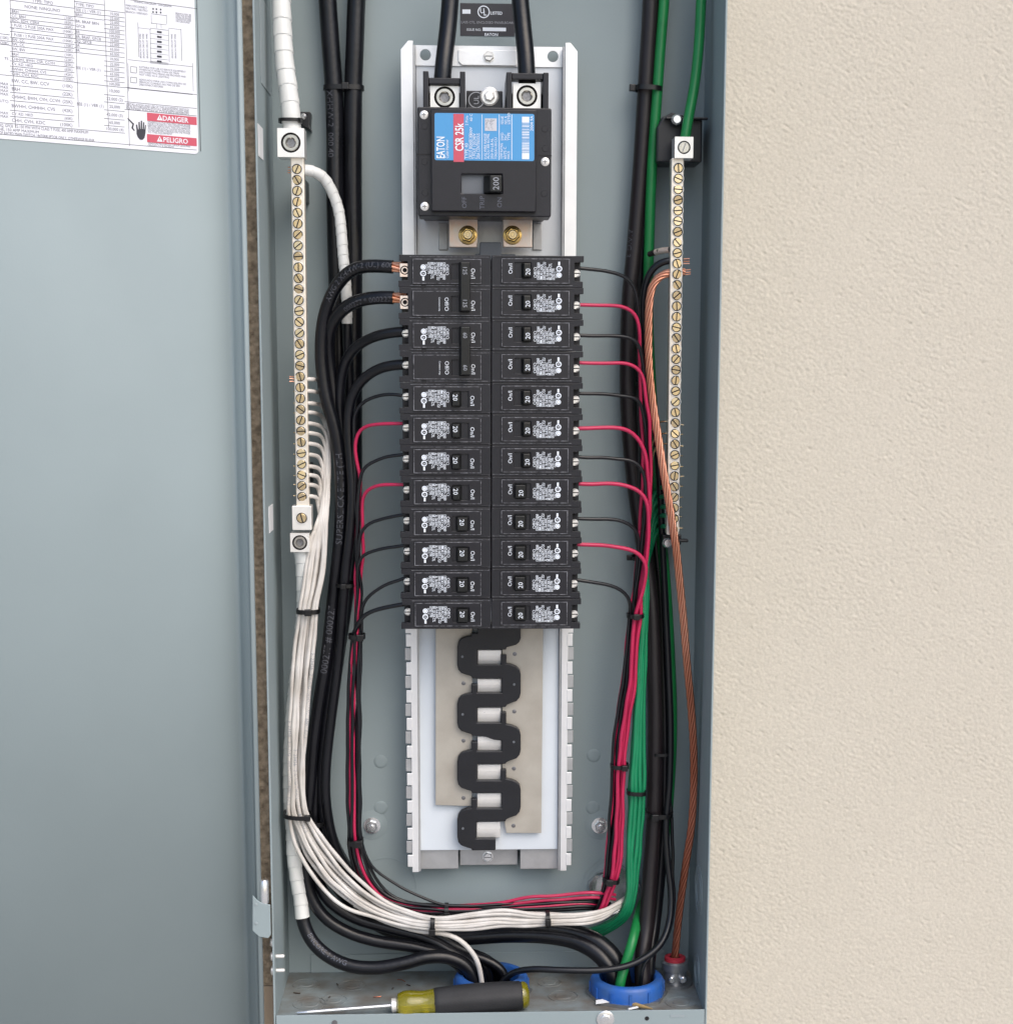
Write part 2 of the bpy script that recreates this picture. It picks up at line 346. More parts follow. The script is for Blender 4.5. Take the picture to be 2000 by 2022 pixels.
# ================================================================== ENCLOSURE
enc = thing('panel_enclosure', 'grey painted steel electrical panel box with open door', 'panel box', (0, D, ZF))
ZT = .56
m = MB(); m.box(-W - TH, W + TH, D, D + TH, ZF - .002, ZT); m.build('back_panel', 'paint', enc, None, .0004)
for s in (-1, 1):
    m = MB()
    if s < 0: m.box(-W - TH, -W, 0, D - .0001, ZL - .03, ZT)
    else: m.box(W, W + TH, 0, D - .0001, ZL - .03, ZT)
    m.build('side_wall', 'paint', enc, None, .0006)
m = MB(); m.box(-W, W, 0, D, ZT - TH, ZT); m.build('top_wall', 'paint', enc)
# knock-out rings on the right-hand side wall
for (u, v, r) in ((1384, 1768, .022), (1380, 1930, .016)):
    p = UX(u, v, W); m = MB()
    m.lathe([(r, 0), (r, .0005), (r - .0012, .0005), (r - .0012, 0)], (W, .05, p.z), (-1, 0, 0), 40, 0, False, False)
    m.lathe([(r * .62, 0), (r * .62, .0006), (r * .62 - .0012, .0006), (r * .62 - .0012, 0)], (W, .05, p.z), (-1, 0, 0), 40, 0, False, False)
    m.build('knockout_ring', 'paint', enc, 30)
# floor with two conduit holes
RINGS = [(0.0005, .056, 'left'), (.1200, .0475, 'right')]; RR = .0325
def build_floor():
    bm = bmesh.new(); ed = []
    def loop(pts):
        vs_ = [bm.verts.new(p) for p in pts]
        for i in range(len(vs_)): ed.append(bm.edges.new((vs_[i], vs_[(i + 1) % len(vs_)])))
    loop([(-W, .001, ZF), (W, .001, ZF), (W, D, ZF), (-W, D, ZF)])
    for x, y, _ in RINGS: loop([(x + .025 * math.cos(t * math.pi / 16), y + .025 * math.sin(t * math.pi / 16), ZF) for t in range(32)])
    bmesh.ops.triangle_fill(bm, use_beauty=True, edges=ed)
    bmesh.ops.recalc_face_normals(bm, faces=bm.faces)
    m = MB(); bm.verts.index_update(); m.add([v.co[:] for v in bm.verts], [[v.index for v in f.verts] for f in bm.faces]); bm.free()
    fl = m.build('floor', 'paint_floor', enc)
    fl['label'] = 'dusty bottom of the box with conduit holes'
    for u, v, r in ((605, 1943, .0125), (695, 1946, .0125), (612, 1982, .0145), (1112, 1967, .0135), (1344, 1980, .0135), (660, 1975, .012), (1085, 1940, .011)):
        p = UZ(u, v, ZF); y = min(max(p.y, r + .004), D - r - .004); m = MB()
        m.lathe([(r, 0), (r, .0006), (r - .0011, .0006), (r - .0011, 0)], (p.x, y, ZF), (0, 0, 1), 36, 0, False, False)
        m.lathe([(r * .55, 0), (r * .5, .0006), (r * .2, .0002)], (p.x, y, ZF), (0, 0, 1), 24, 0, False, False)
        m.build('knockout_ring', 'paint_floor', enc, 30)
    return fl
build_floor()
# bottom tab folded up against the back panel
x0, x1, z0, z1 = rect(570, 1883, 900, 1925, D); m = MB(); m.box(-.163, .160, D - .0014, D - .0001, ZF, z1); m.build('bottom_tab', 'paint', enc, None, .0004)
# front flange with hole, slot stamp
m = MB(); m.box(-W + .0005, W - .0005, -.0006, .0009, ZL - .045, ZL); fl = m.build('front_flange', 'paint', enc, None, .0004)
p = U(1195, 2012, -.001); m = MB(); m.lathe([(.0075, 0), (.0075, .0006), (.0068, .001)], p, (0, -1, 0), 28, 0); m.lathe([(.0046, .001), (.0046, .0022), (.0038, .0026)], p, (0, -1, 0), 6, 0)
m.build('flange_screw', 'chrome', enc, 30)
p = U(1277, 2011, -.0007); m = MB(); m.lathe([(.0019, 0), (.0019, .0002)], p, (0, -1, 0), 16, 0); m.build('screw_hole', 'dark_gap', enc, 30)
p = U(1337, 2006, -.0007); m = MB(); m.box(p.x - .006, p.x + .006, -.0009, -.0006, p.z - .0012, p.z + .0012); m.build('stamped_slot', 'label_grey', enc)
p = U(661, 2020, -.0007); m = MB(); m.lathe([(.0025, 0), (.0025, .0004), (.0014, .0004)], p, (0, -1, 0), 16, 0); m.build('screw_hole', 'steel_dark', enc, 30)
# stickers on the left side wall
def wall_sticker(q, mt, nm, lab=None):
    m = MB(); P_ = [UX(u, v, -W) for u, v in q]; ys = [min(max(p.y, .003), D - .004) for p in P_]
    y0, y1 = min(ys), max(ys); z0, z1 = min(p.z for p in P_), max(p.z for p in P_)
    m.slab([(-W + .0001, y0, z0), (-W + .0001, y1, z0), (-W + .0001, y1, z1), (-W + .0001, y0, z1)], (1, 0, 0), .0005)
    o = m.build(nm, mt, enc, None, .0002)
    if lab: o['label'] = lab
wall_sticker([(512, 3), (531, 20), (531, 183), (516, 165)], 'label_grey', 'embossed_plate')
wall_sticker([(509, 254), (518, 254), (518, 308), (510, 308)], 'paper', 'sticker', 'small white sticker on left side wall')
wall_sticker([(531, 1000), (538, 1000), (538, 1047), (531, 1047)], 'paper', 'sticker')
# bolts holding the box to the wall
for u, v in ((735, 1629), (1184, 1629)):
    p = U(u, v, D); m = MB(); m.lathe([(.0135, 0), (.0135, .0003), (.0085, .0012), (.0078, .0012)], p, (0, -1, 0), 32, 1)
    m.lathe([(.0078, .0012), (.0075, .0024), (.0058, .0026)], p, (0, -1, 0), 28, 0); m.lathe([(.0050, .0026), (.0050, .0058), (.0042, .0066)], p, (0, -1, 0), 6, 0); m.lathe([(.0022, .0066), (.0018, .0086)], p, (0, -1, 0), 14, 0)
    m.build('mounting_bolt', ['chrome', 'paint'], enc, 30)
for u, v in ((752, 1504), (752, 1595), (1172, 1492), (1170, 1595)):
    p = U(u, v, D); m = MB(); m.lathe([(.0062, 0), (.0058, .0004), (.0035, .0007)], p, (0, -1, 0), 30, 0); m.build('mounting_dimple', 'paint', enc, 60)
# faint knock-out circle and punched disc low on the back panel
p = U(1212, 1756, D); m = MB()
for r in (.031, .0262): m.lathe([(r, 0), (r, .0007), (r - .0010, .0007), (r - .0010, 0)], p, (0, -1, 0), 44, 0, False, False)
m.build('knockout_ring', 'paint', enc, 30)
m = MB(); L0 = []; L1 = []; L2 = []
for i in range(40):
    a = 2 * math.pi * i / 40; j = 1 + .05 * math.sin(a * 5) + .03 * math.sin(a * 11 + 1); r = .0235
    L0.append((p.x + r * j * math.cos(a), p.y - .0004, p.z + r * j * math.sin(a))); L1.append((p.x + r * .96 * j * math.cos(a), p.y - .0038 - .0015 * math.sin(a * 7), p.z + r * .96 * j * math.sin(a))); L2.append((p.x + r * .82 * math.cos(a), p.y - .0022, p.z + r * .82 * math.sin(a)))
m.loops([L0, L1, L2], 0, cap1=True); m.build('knockout_plug', 'chrome', enc, 50)
p = U(762, 1752, D); m = MB(); m.lathe([(.028, 0), (.028, .0005), (.0272, .0005), (.0272, 0)], p, (0, -1, 0), 44, 0, False, False); m.build('knockout_ring', 'paint', enc, 30)
# black rating plate between the service cables
x0, x1, z0, z1 = rect(909, 7, 1016, 71, D - .0003)
m = MB(); m.box(x0, x1, D - .0006, D - .0001, z0, z1, 0); k = (x1 - x0) / 107; yy = D - .0008
def rp(u, v): return (x0 + (u - 909) * k, yy, z1 - (v - 7) * k)
ux, uz = (1, 0, 0), (0, 0, 1)
m.loops([at_y(circ(rp(955, 23)[0], rp(955, 23)[2], 12 * k, 28), yy), at_y(circ(rp(955, 23)[0], rp(955, 23)[2], 10 * k, 28), yy)], 1)
m.text('U', rp(952, 21), ux, uz, 13 * k, 1, bold=.0003); m.text('L', rp(958, 25), ux, uz, 13 * k, 1, bold=.0003)
m.text('LISTED', rp(980, 25), ux, uz, 8 * k, 1, bold=.0001)
q = rp(921, 23); m.box(q[0] - 8 * k, q[0] + 8 * k, yy - .0001, yy + .0001, q[2] - 4 * k, q[2] + 4 * k, 1)
m.text('CLASS CTL, ENCLOSED PANELBOARD', rp(962, 43), ux, uz, 6.6 * k, 2)
m.text('ISSUE NO.', rp(936, 57), ux, uz, 6.6 * k, 1); q = rp(976, 56); m.box(q[0] - 23 * k, q[0] + 23 * k, yy - .0001, yy + .0001, q[2] - 3.4 * k, q[2] + 3.4 * k, 1)
m.text('EATON', rp(970, 66), ux, uz, 8 * k, 1, bold=.0002)
m.build('rating_plate', ['label_black', 'print_white', 'print_grey'], enc)
# ------------------------------------------------------------------ door, swung open about 148 degrees
A = R(32); dn = Vector((math.sin(A), -math.cos(A), 0)); ds = Vector((math.cos(A), math.sin(A), 0))     # face normal, direction towards the hinge
TIP = Vector((-.1938, -.002, 0)); CORN = TIP - dn * .026
def dpt(s_, h, z): return CORN + ds * s_ + dn * h + Vector((0, 0, z))       # s_ < 0 away from the hinge
dz0, dz1 = -.50, .56
prof = [(-.37, .0)] + [(-.004 + .004 * math.sin(R(a)), .004 - .004 * math.cos(R(a))) for a in range(0, 91, 10)] + [(0, .0165), (.0004, .0172), (.0016, .0180), (.0018, .0255), (.0008, .0262), (-.0020, .0262)]
L = []
def dprof(z, off):
    out = []
    for i, (a, b) in enumerate(prof): out.append(dpt(a, b, z))
    return out
m = MB(); a, b = dprof(dz0, 0), dprof(dz1, 0); n = len(a)
m.add(a + b, [(i, i + 1, n + i + 1, n + i) for i in range(n - 1)])
door = m.build('door', 'paint', enc, 45); sm = door.modifiers.new('thick', 'SOLIDIFY'); sm.thickness = .0014; sm.offset = 0
# printed wiring label on the door
lz = zm(0, 0, 3.822)
def dp(x, y, h=.0004):
    u, v = lz(x, y); q = UP(u, v, CORN + dn * h, dn); return q
def dline(m, xa, ya, xb, yb, w, mi, h=.00035):
    a, b = dp(xa, ya, h), dp(xb, yb, h)
    if abs(xa - xb) < abs(ya - yb):
        t = ds * w / 2; a2 = Vector((a.x, a.y, a.z)); b2 = Vector((a.x, a.y, b.z)); m.add([a2 - t, a2 + t, b2 + t, b2 - t], [(0, 1, 2, 3)], mi)
    else:
        t = Vector((0, 0, w / 2)); z = (a.z + b.z) / 2; a.z = z; b.z = z; m.add([a - t, a + t, b + t, b - t], [(0, 1, 2, 3)], mi)
def dtext(m, t, x, y, size, mi=1, align='L', h=.00035, fit=None): m.text(t, dp(x, y, h), ds, (0, 0, 1), size, mi, align, fit=fit)
m = MB()
p1, p2 = dp(1498, 1165), dp(1465, -60); s1 = (p1 - CORN).dot(ds); s0 = s1 - .26; zb, zt_ = p1.z, p2.z
def lp(s_, z, h): return dpt(s_, h, z)
rr = rrect(s0, s1, zb, zt_, .003); m.add([lp(a, b, .0002) for a, b in rr], [tuple(range(len(rr)))], 0)
bl = .00030
# frame and column rules (measured at x ~ 560, the rows are level on the door)
dline(m, 1483, -40, 1483, 1140, .0004, 1)
for xa in (75, 560, 785, 940): dline(m, xa, -40, xa, 960 if xa != 940 else 1100, bl, 1)
def row(y_at, xref, xa, xb, w=bl, mi=1):
    z = dp(xref, y_at, .00035).z
    a, b = dp(xa, y_at, .00035), dp(xb, y_at, .00035); t = Vector((0, 0, w / 2)); a.z = z; b.z = z
    m.add([a - t, a + t, b + t, b - t], [(0, 1, 2, 3)], mi)
rows1 = [67, 99, 134, 166, 208, 237, 281, 312, 346, 387, 424, 460, 499, 538, 571, 642, 696, 759, 832, 878, 933]
for y in [2] + rows1: row(y, 76, 75, 560)
rows2 = [10, 52, 91, 125, 221, 255, 291, 322, 359, 395, 623]
for y in rows2: row(y, 560, 560, 785)
rows3 = [78, 117, 148, 182, 216, 247, 283, 315, 346, 385, 419, 460, 497, 536, 572, 610, 647, 714, 769, 829, 894, 946]
for y in rows3: row(y, 785, 785, 940)
for y in (264, 313, 342, 571): row(y, 76, -60, 75)
row(933, 76, -60, 940); row(1090, 950, -60, 1483)
for y in (660, 768, 826, -5): row(y, 945, 940, 1483)
names = ['BRH', 'CC, BRH', 'EDC, EDH, CSRH', '1 FUSE / 2 FUSE 200A MAX', 'T', '1 FUSE / 2 FUSE 200A MAX', 'BW, CC', 'BW, CC', 'BW, BW', 'BRH', 'CHHH2, BWH, CSR, CCVH', 'CV, KD, HKD', 'BWHH, CHHHH, CVS', 'CHH, CVH, KDC', 'BW, CC, BW, CCV', 'BRH', 'CHHH2, BWH, CVH, CCVH', 'BWHH, CHHHH, CVS', 'CV, KD, HKD', 'CHH, CVH, KDC']
amps = ['(10K)', '(65K)', '(65K)', '(100K)', '(10K)', '(100K)', '(10K)', '(10K)', '(10K)', '(22K)', '(25K)', '(65K)', '(42K)', '(100K)', '(10K)', '(22K)', '(25K)', '(42K)', '(65K)', '(100K)']
def cell(t, xref, y0, y1, x, size=.0027, align='L', fit=None, mi=2):
    z = dp(xref, (y0 + y1) / 2, .00035).z; q = dp(x, (y0 + y1) / 2, .00035); q.z = z; m.text(t, q, ds, (0, 0, 1), size, mi, align, fit=fit)
for k in range(20):
    big = rows1[k + 1] - rows1[k] > 48
    cell(names[k], 76, rows1[k], rows1[k + 1], 90, .0034 if big else .0027, 'L', .0355); cell(amps[k], 76, rows1[k], rows1[k + 1], 545, .0034 if big else .0027, 'R')
cell('TYPE: TIPO', 76, -35, 2, 320, .0032, 'C'); cell('NONE: NINGUNO', 76, 2, 67, 320, .0032, 'C')
for t, k in (('TYPE: TIPO', 0), ('SEE (1) / VER (1)', 1), ('BRH', 2), ('BR', 4), ('BR, BRAF, GFCB', 5), ('BQ, GFCB', 6), ('BR', 7), ('BR', 8), ('SEE (1) / VER (1)', 9)): cell(t, 560, rows2[k], rows2[k + 1], 572, .0028, 'L', .0205)
cell('BR, BRAF BRN', 560, 125, 190, 572, .0029, 'L', .0205); cell('GFCB', 560, 165, 221, 572, .0029); cell('SEE (1) / VER (1)', 560, 623, 940, 580, .0031, 'L', .0205)
v3 = ['10,000', '22,000', '22,000', '65,000', '100,000', '100,000', '10,000', '22,000', '65,000', '65,000', '10,000', '22,000', '25,000', '65,000', '42,000', '100,000', '10,000', '22,000 (2)', '25,000', '42,000 (3)', '65,000']
for k in range(21): cell(v3[k], 785, rows3[k], rows3[k + 1], 865, .0027 if k < 16 else .0031, 'C', .0135)
cell('100,000 (4)', 785, 946, 992, 868, .0030, 'C', .0135)
for y, t in ((636, 'MAX'), (662, 'R MAX'), (688, 'MAX'), (714, '0A MAX'), (766, '(UTC)'), (856, 'P MAX'), (882, 'R MAX'), (288, '(10K)'), (328, '(20K)'), (445, 'TS')): dtext(m, t, 64, y, .0027, 2, 'R')
cell('BQ, GFCB  22-150 MW WITH CLASS T FUSE, 400 AMP MAXIMUM', 76, 933, 968, -5, .0031, 'L', .066); cell('NE, 150 AMP MAXIMUM', 76, 960, 1000, -5, .0028); cell('OF RATED MAIN SWITCH / INTERRUPTOR ONLY, OTHERWISE BLANK', 76, 992, 1024, -5, .0031, 'L', .071)
# wiring diagram
def box_(xa, ya, xb, yb, w=.00025):
    dline(m, xa, ya, xb, ya, w, 1); dline(m, xa, yb, xb, yb, w, 1); dline(m, xa, ya, xa, yb, w, 1); dline(m, xb, ya, xb, yb, w, 1)
box_(1140, 112, 1255, 182); box_(1132, 222, 1270, 470)
for k in range(7):
    y = 243 + k * 37; row(y + 18, 1200, 1132, 1270, .0002); q = dp(1202, y, .0004); m.add([q + ds * a + Vector((0, 0, b)) for a, b in ((-.0019, -.0007), (.0019, -.0007), (.0019, .0007), (-.0019, .0007))], [(0, 1, 2, 3)], 1)
for xa, ya, yb in ((1040, 170, 430), (1365, 220, 460)): dline(m, xa, ya, xa, yb, .0003, 1)
row(210, 1040, 1040, 1140, .0002); row(225, 1365, 1270, 1365, .0002)
for xa in (1182, 1215): dline(m, xa, 182, xa, 215, .0002, 1)
for x, y in ((1155, 68), (1180, 70), (1212, 73), (1155, 92), (1180, 94), (1212, 96)):
    q = dp(x, y, .0004); m.add([q + ds * a + Vector((0, 0, b)) for a, b in ((-.0006, -.0006), (.0006, -.0006), (.0006, .0006), (-.0006, .0006))], [(0, 1, 2, 3)], 1)
for t, x, y in (('MAIN DISCONNECT', 950, 40), ('NEUTRAL / NEUTRO', 950, 62), ('BRANCH / DERIVADO', 950, 88), ('WIRING DIAGRAM / DIAGRAMA', 1010, 12)): dtext(m, t, x, y, .0022, 2, fit=.017 if x < 1000 else .03)
for k in range(5): dtext(m, ['BRANCH MAY BE', 'USED FOR EITHER', 'NEUTRAL OR GROUND', 'CONDUCTOR LISTED', 'OR GROUND'][k], 1325, 100 + k * 15, .0019, 2, fit=.0125)
for x in (1062, 1085, 1112, 1300, 1325): m.text('BRANCH CIRCUIT WIRE', dp(x, 440, .00035), (0, 0, 1), -ds, .0019, 2, 'L', fit=.018)
box_(965, 478, 1452, 690)
box_(985, 505, 1030, 550, .0003); box_(985, 585, 1030, 625, .0003)
for k, t in enumerate(('SUITABLE FOR USE AS SERVICE EQUIPMENT', 'WHEN NOT MORE THAN SIX MAIN', 'DISCONNECTING MEANS ARE PROVIDED AND', 'NOT USED AS A LIGHTING', 'NOTES', 'ADECUADO PARA USO COMO EQUIPO DE', 'SERVICIO CUANDO NO MAS DE SEIS', 'DESCONECTADORES')):
    if t != 'NOTES': dtext(m, t, 1050, 505 + k * 19, .0020, 2, fit=.0375)
for k, t in enumerate(('INSTALLATION AND USE OF THIS EQUIPMENT SHOULD', 'BE IN ACCORDANCE WITH ALL APPLICABLE CODES AND', 'NATIONAL ELECTRICAL CODE REQUIREMENTS')): dtext(m, t, 955, 785 + k * 17, .0024, 2, fit=.050)
# danger block: hand, red banners
for ya, yb, t in ((850, 912, 'DANGER'), (1012, 1074, 'PELIGRO')):
    a = dp(1108, ya, .00035); b = dp(1482, ya, .00035); c = dp(1108, yb, .00035); b.z = a.z
    m.add([a, b, Vector((b.x, b.y, c.z)), Vector((a.x, a.y, c.z))], [(0, 1, 2, 3)], 3)
    zc = (a.z + c.z) / 2; q = dp(1325, (ya + yb) / 2 + 16, .0005); q.z = zc; m.text(t, q, ds, (0, 0, 1), .0052, 0, 'C', bold=1)
    q = dp(1205, (ya + yb) / 2 + 8, .0005); q.z = zc
    m.add([q + ds * i + Vector((0, 0, j)) for i, j in ((-.0024, -.0019), (.0024, -.0019), (0, .0023))], [(0, 1, 2)], 0)
    m.add([q + ds * i + Vector((0, 0, j)) + dn * .0001 for i, j in ((-.0003, -.0009), (.0003, -.0009), (.0003, .0010), (-.0003, .0010))], [(0, 1, 2, 3)], 3)
for k in range(6): dtext(m, ['HAZARDOUS VOLTAGE WILL CAUSE SEVERE', 'INJURY OR DEATH. DISCONNECT POWER', 'BEFORE SERVICING THIS EQUIPMENT', 'ALWAYS REPLACE ALL DEVICES, DOORS AND', 'COVERS BEFORE TURNING ON THE POWER', 'TO THIS EQUIPMENT'][k], 1115, 917 + k * 16, .0021, 2, fit=.0345)
for k in range(2): dtext(m, ['TENSION PELIGROSA CAUSA LESIONES', 'GRAVES O LA MUERTE'][k], 1115, 1080 + k * 17, .0021, 2, fit=.0345)
hp = [(1030, 990), (1025, 950), (1034, 948), (1042, 985), (1046, 985), (1044, 930), (1054, 928), (1058, 982), (1061, 982), (1062, 920), (1072, 920), (1072, 982), (1076, 982), (1080, 930), (1089, 932), (1086, 985), (1089, 985), (1094, 950), (1101, 952), (1098, 1010), (1090, 1050), (1075, 1065), (1055, 1062), (1040, 1045), (1030, 1020)]
m.add([dp(x, y - 8, .0004) for x, y in hp], [tuple(range(len(hp)))], 1)
bolt = [(965, 890), (1012, 935), (1004, 965), (1018, 985), (1012, 990), (990, 966), (1000, 940), (962, 897)]
m.add([dp(x, y, .0004) for x, y in bolt], [tuple(range(len(bolt)))], 1)
lab = m.build('wiring_label', ['label_white', 'print_black', 'print_mid', 'label_red'], door, raw=True)
lab.location = -Vector(enc.location) + dn * .0008
# hinge between door and box
pz = U(527, 1775, 0).z
m = MB(); hx = -.1895
m.lathe([(.0036, 0), (.0038, .002), (.0038, .0185), (.0028, .0200)], (hx, -.001, pz - .003), (0, 0, 1), 16, 0); m.build('hinge_pin', 'chrome', enc, 35)
m = MB(); hp_ = [(499, 1768), (508, 1778), (518, 1784), (534, 1787), (535, 1846), (530, 1853), (512, 1850), (499, 1838)]
m.slab([U(u, v, -.0050) for u, v in hp_], (0, 1, 0), .0016); m.build('hinge_leaf', 'paint', enc, None, .0005)
for v in (1786, 1823):
    p = U(506, v, -.0051); m = MB(); m.lathe([(.0014, 0), (.0014, .0004), (.0008, .0006)], p, (0, -1, 0), 12); m.build('hinge_rivet', 'label_grey', enc, 35)
for v in (1862, 1890, 1918):
    p = U(527, v, .01); m = MB(); m.lathe([(.0042, 0), (.0042, .002), (.003, .003)], (-W - TH, .012, p.z), (-1, 0, 0), 14, 0)
    if v > 1870: m.lathe([(.0016, 0), (.0016, .006), (.0012, .007)], (-W, .012, p.z), (1, 0, 0), 12, 0)
    m.build('hinge_screw', 'tin', enc, 35)
# ================================================================== BUS CHASSIS (interior)
cz_ = U(966, 1700, .09).z
bus = thing('bus_chassis', 'aluminium bus chassis with zigzag black insulator holding the breakers', 'bus chassis', (0, D - .002, cz_))
xl, xr = -.0735, .0723; ztop = U(966, 88, .085).z; zbot = U(966, 1716, .085).z
z12 = U(966, 1250, .075).z
# base plate
x0p, x1p, z0p, z1p = -.0615, .0605, zbot + .012, ztop - .004
m = MB(); hl = []
m.box(x0p, x1p, .0925, .0940, z0p + .03, U(966, 131, .0925).z, 0)
m.build('base_plate', 'aluminium_plate', bus, None, .0003)
# bright top strip with two holes
zs0, zs1 = U(966, 131, .0905).z, U(966, 91, .0905).z
m = MB()
for (xa, xb, hx_) in ((x0p, -.001, -.0535), (-.001, x1p, .0525)):
    lo = sq_loop(xa, xb, zs0, zs1, 32); ci = circ(hx_, (zs0 + zs1) / 2 + .0005, .0046, 32, math.pi / 4)
    m.loops([at_y(lo, .0925), at_y(lo, .0905), at_y(ci, .0905), at_y(ci, .0925)])
m.build('top_strip', 'aluminium', bus, 30)
# tab with hex screw
x0, x1, z0, z1 = rect(905, 99, 1020, 129, .0885); m = MB(); m.prism([(x0 + .003, z0), (x1 - .001, z0), (x1, z0 + .001), (x1, z1), (x0, z1), (x0, z0 + .003)], .0885, .0903); m.build('mounting_tab', 'aluminium', bus, None, .0003)
def hex_screw(u, v, Y, parent, s=1, name='hex_screw', mt='chrome'):
    p = U(u, v, Y); m = MB(); m.lathe([(.0046 * s, 0), (.0046 * s, .0006)], p, (0, -1, 0), 24, 0); m.lathe([(.0040 * s, .0006), (.0040 * s, .0026), (.0034 * s, .0032)], p, (0, -1, 0), 6, 0)
    m.box(p.x - .0028 * s, p.x + .0028 * s, p.y - .0034, p.y - .0030, p.z - .0004, p.z + .0004, 1); return m.build(name, [mt, 'steel_dark'], parent, 30)
hex_screw(965, 112, .0885, bus, 1.05, mt='tin')
# side rails: wide bright flange + groove + inner wall
for sgn in (-1, 1):
    xo = xl if sgn < 0 else xr; z_end = U(966, 1250, .078).z
    m = MB(); w = .0101; xi = xo - sgn * w
    poly = [(xo, ztop - .006), (xo - sgn * .006, ztop + .001), (xi, ztop + .001), (xi, zbot), (xo - sgn * .0045, zbot), (xo - sgn * .0045, z_end), (xo, z_end)]
    m.prism(poly, .078, .0795)
    rail = m.build('side_rail', 'aluminium', bus, None, .0003)
    m = MB(); m.box(min(xi, xi - sgn * .0018), max(xi, xi - sgn * .0018), .0795, .106, zbot, ztop - .002); m.build('rail_web', 'galvanised', bus, None, .0003)
    # square finger tabs down the lower part of the rail
    zt = z_end - .0005; k = 0
    while zt > zbot + .006:
        h = .0118; m = MB(); up_ = k % 2 == 0
        a, b = sorted((xo + sgn * (.0006 if not up_ else -.0004), xo - sgn * .0052)); y = .0775 if up_ else .0792
        m.box(a, b, y, y + .0018, zt - h + .0006, zt - .0003)
        m.build('finger_tab', 'aluminium' if up_ else 'galvanised', bus, None, .0004); zt -= .0124 if True else 0; k += 1
# bottom feet and cross piece
for (u0, u1) in ((826, 905), (1027, 1106)):
    x0, x1, z0, z1 = rect(u0, 1676, u1, 1716, .088); m = MB(); m.box(x0, x1, .088, .0895, z0, z1 + .004); m.box(x0, x1, .0895, .107, z0, z0 + .0015); m.build('foot_plate', 'galvanised', bus, None, .0005)
x0, x1, z0, z1 = rect(908, 1676, 1022, 1708, .095); m = MB(); m.box(x0, x1, .095, .0965, z0, z1 + .004); m.build('cross_piece', 'galvanised', bus, None, .0004)
hex_screw(963, 1691, .095, bus, 1.05)
# white insulating sheet
x0, x1, z0, z1 = rect(827, 1230, 1102, 1678, .084); zi = U(966, 1180, .084).z
m = MB(); m.prism([(x0, z0), (x1, z0), (x1, zi), (x0, zi)], .084, .086); m.build('insulator_sheet', 'insulator', bus, None, .0004)
# tinned bus plates (left shorter, right longer), their stabs, and the zigzag insulator
q4 = zm(760, 1220, 3.714)
def Q(x, y, Y=.079): u, v = q4(x, y); p = U(u, v, Y); return (p.x, p.z)
m = MB(); m.prism([Q(372, 60), Q(372, 1372), Q(635, 1380), Q(640, 1150), Q(640, 60)], .0785, .080); m.build('bus_plate', 'bus_plate', bus, None, .0003)
m = MB(); m.prism([Q(1160, 60), Q(1146, 1577), Q(890, 1577), Q(860, 1400), Q(860, 60)], .0785, .080); m.build('bus_plate', 'bus_plate', bus, None, .0003)
PER = 424.0
def serp(off):
    # one period: left lobe then right lobe, zoom coordinates with lobe tops at y = off
    Lb = [(635, off - 7), (600, off + 3), (560, off + 18), (538, off + 45), (530, off + 85), (530, off + 230), (540, off + 262), (565, off + 290), (600, off + 302), (640, off + 312)]
    return Lb
lobesL = [125, 548, 968, 1390]; lobesR = [340, 778, 1185]
m = MB(); Ys0, Ys1 = .0725, .0783
def pr(pts): m.prism([Q(x, y, Ys0) for x, y in pts], Ys0, Ys1)
edge_left = []; edge_right = []
# the band is laid as horizontal arms, left lobes and right lobes that butt end to end
arms = [(95, 235), (345, 445), (552, 655), (772, 868), (980, 1073), (1195, 1285), (1400, 1495), (1620, 1708)]
# outline of the whole zigzag, clockwise from the upper right
def lobeR(a, b): return [(890, a), (930, a + 8), (965, a + 22), (988, a + 45), (996, a + 80), (996, b - 90), (988, b - 55), (965, b - 28), (925, b - 14), (890, b)]
def lobeL(a, b): return [(635, b), (600, b - 10), (560, b - 24), (538, b - 48), (530, b - 85), (530, a + 85), (538, a + 48), (560, a + 20), (600, a + 6), (635, a)]
out = []
# right side going down
out += [(996, 60), (996, 150), (985, 180), (960, 200), (890, 218), (890, 235)]                # top right lobe end
out += [(678, 235), (678, 345), (852, 345), (852, 272), (893, 272)]
out += lobeR(335, 640)[0:10] + [(888, 655), (676, 658), (676, 770), (850, 770), (850, 692), (890, 692)]
out += lobeR(780, 1060) + [(886, 1073), (676, 1075), (676, 1193), (850, 1193), (850, 1112), (890, 1112)]
out += lobeR(1180, 1478) + [(886, 1495), (670, 1497), (670, 1620), (812, 1620), (812, 1706), (638, 1708)]
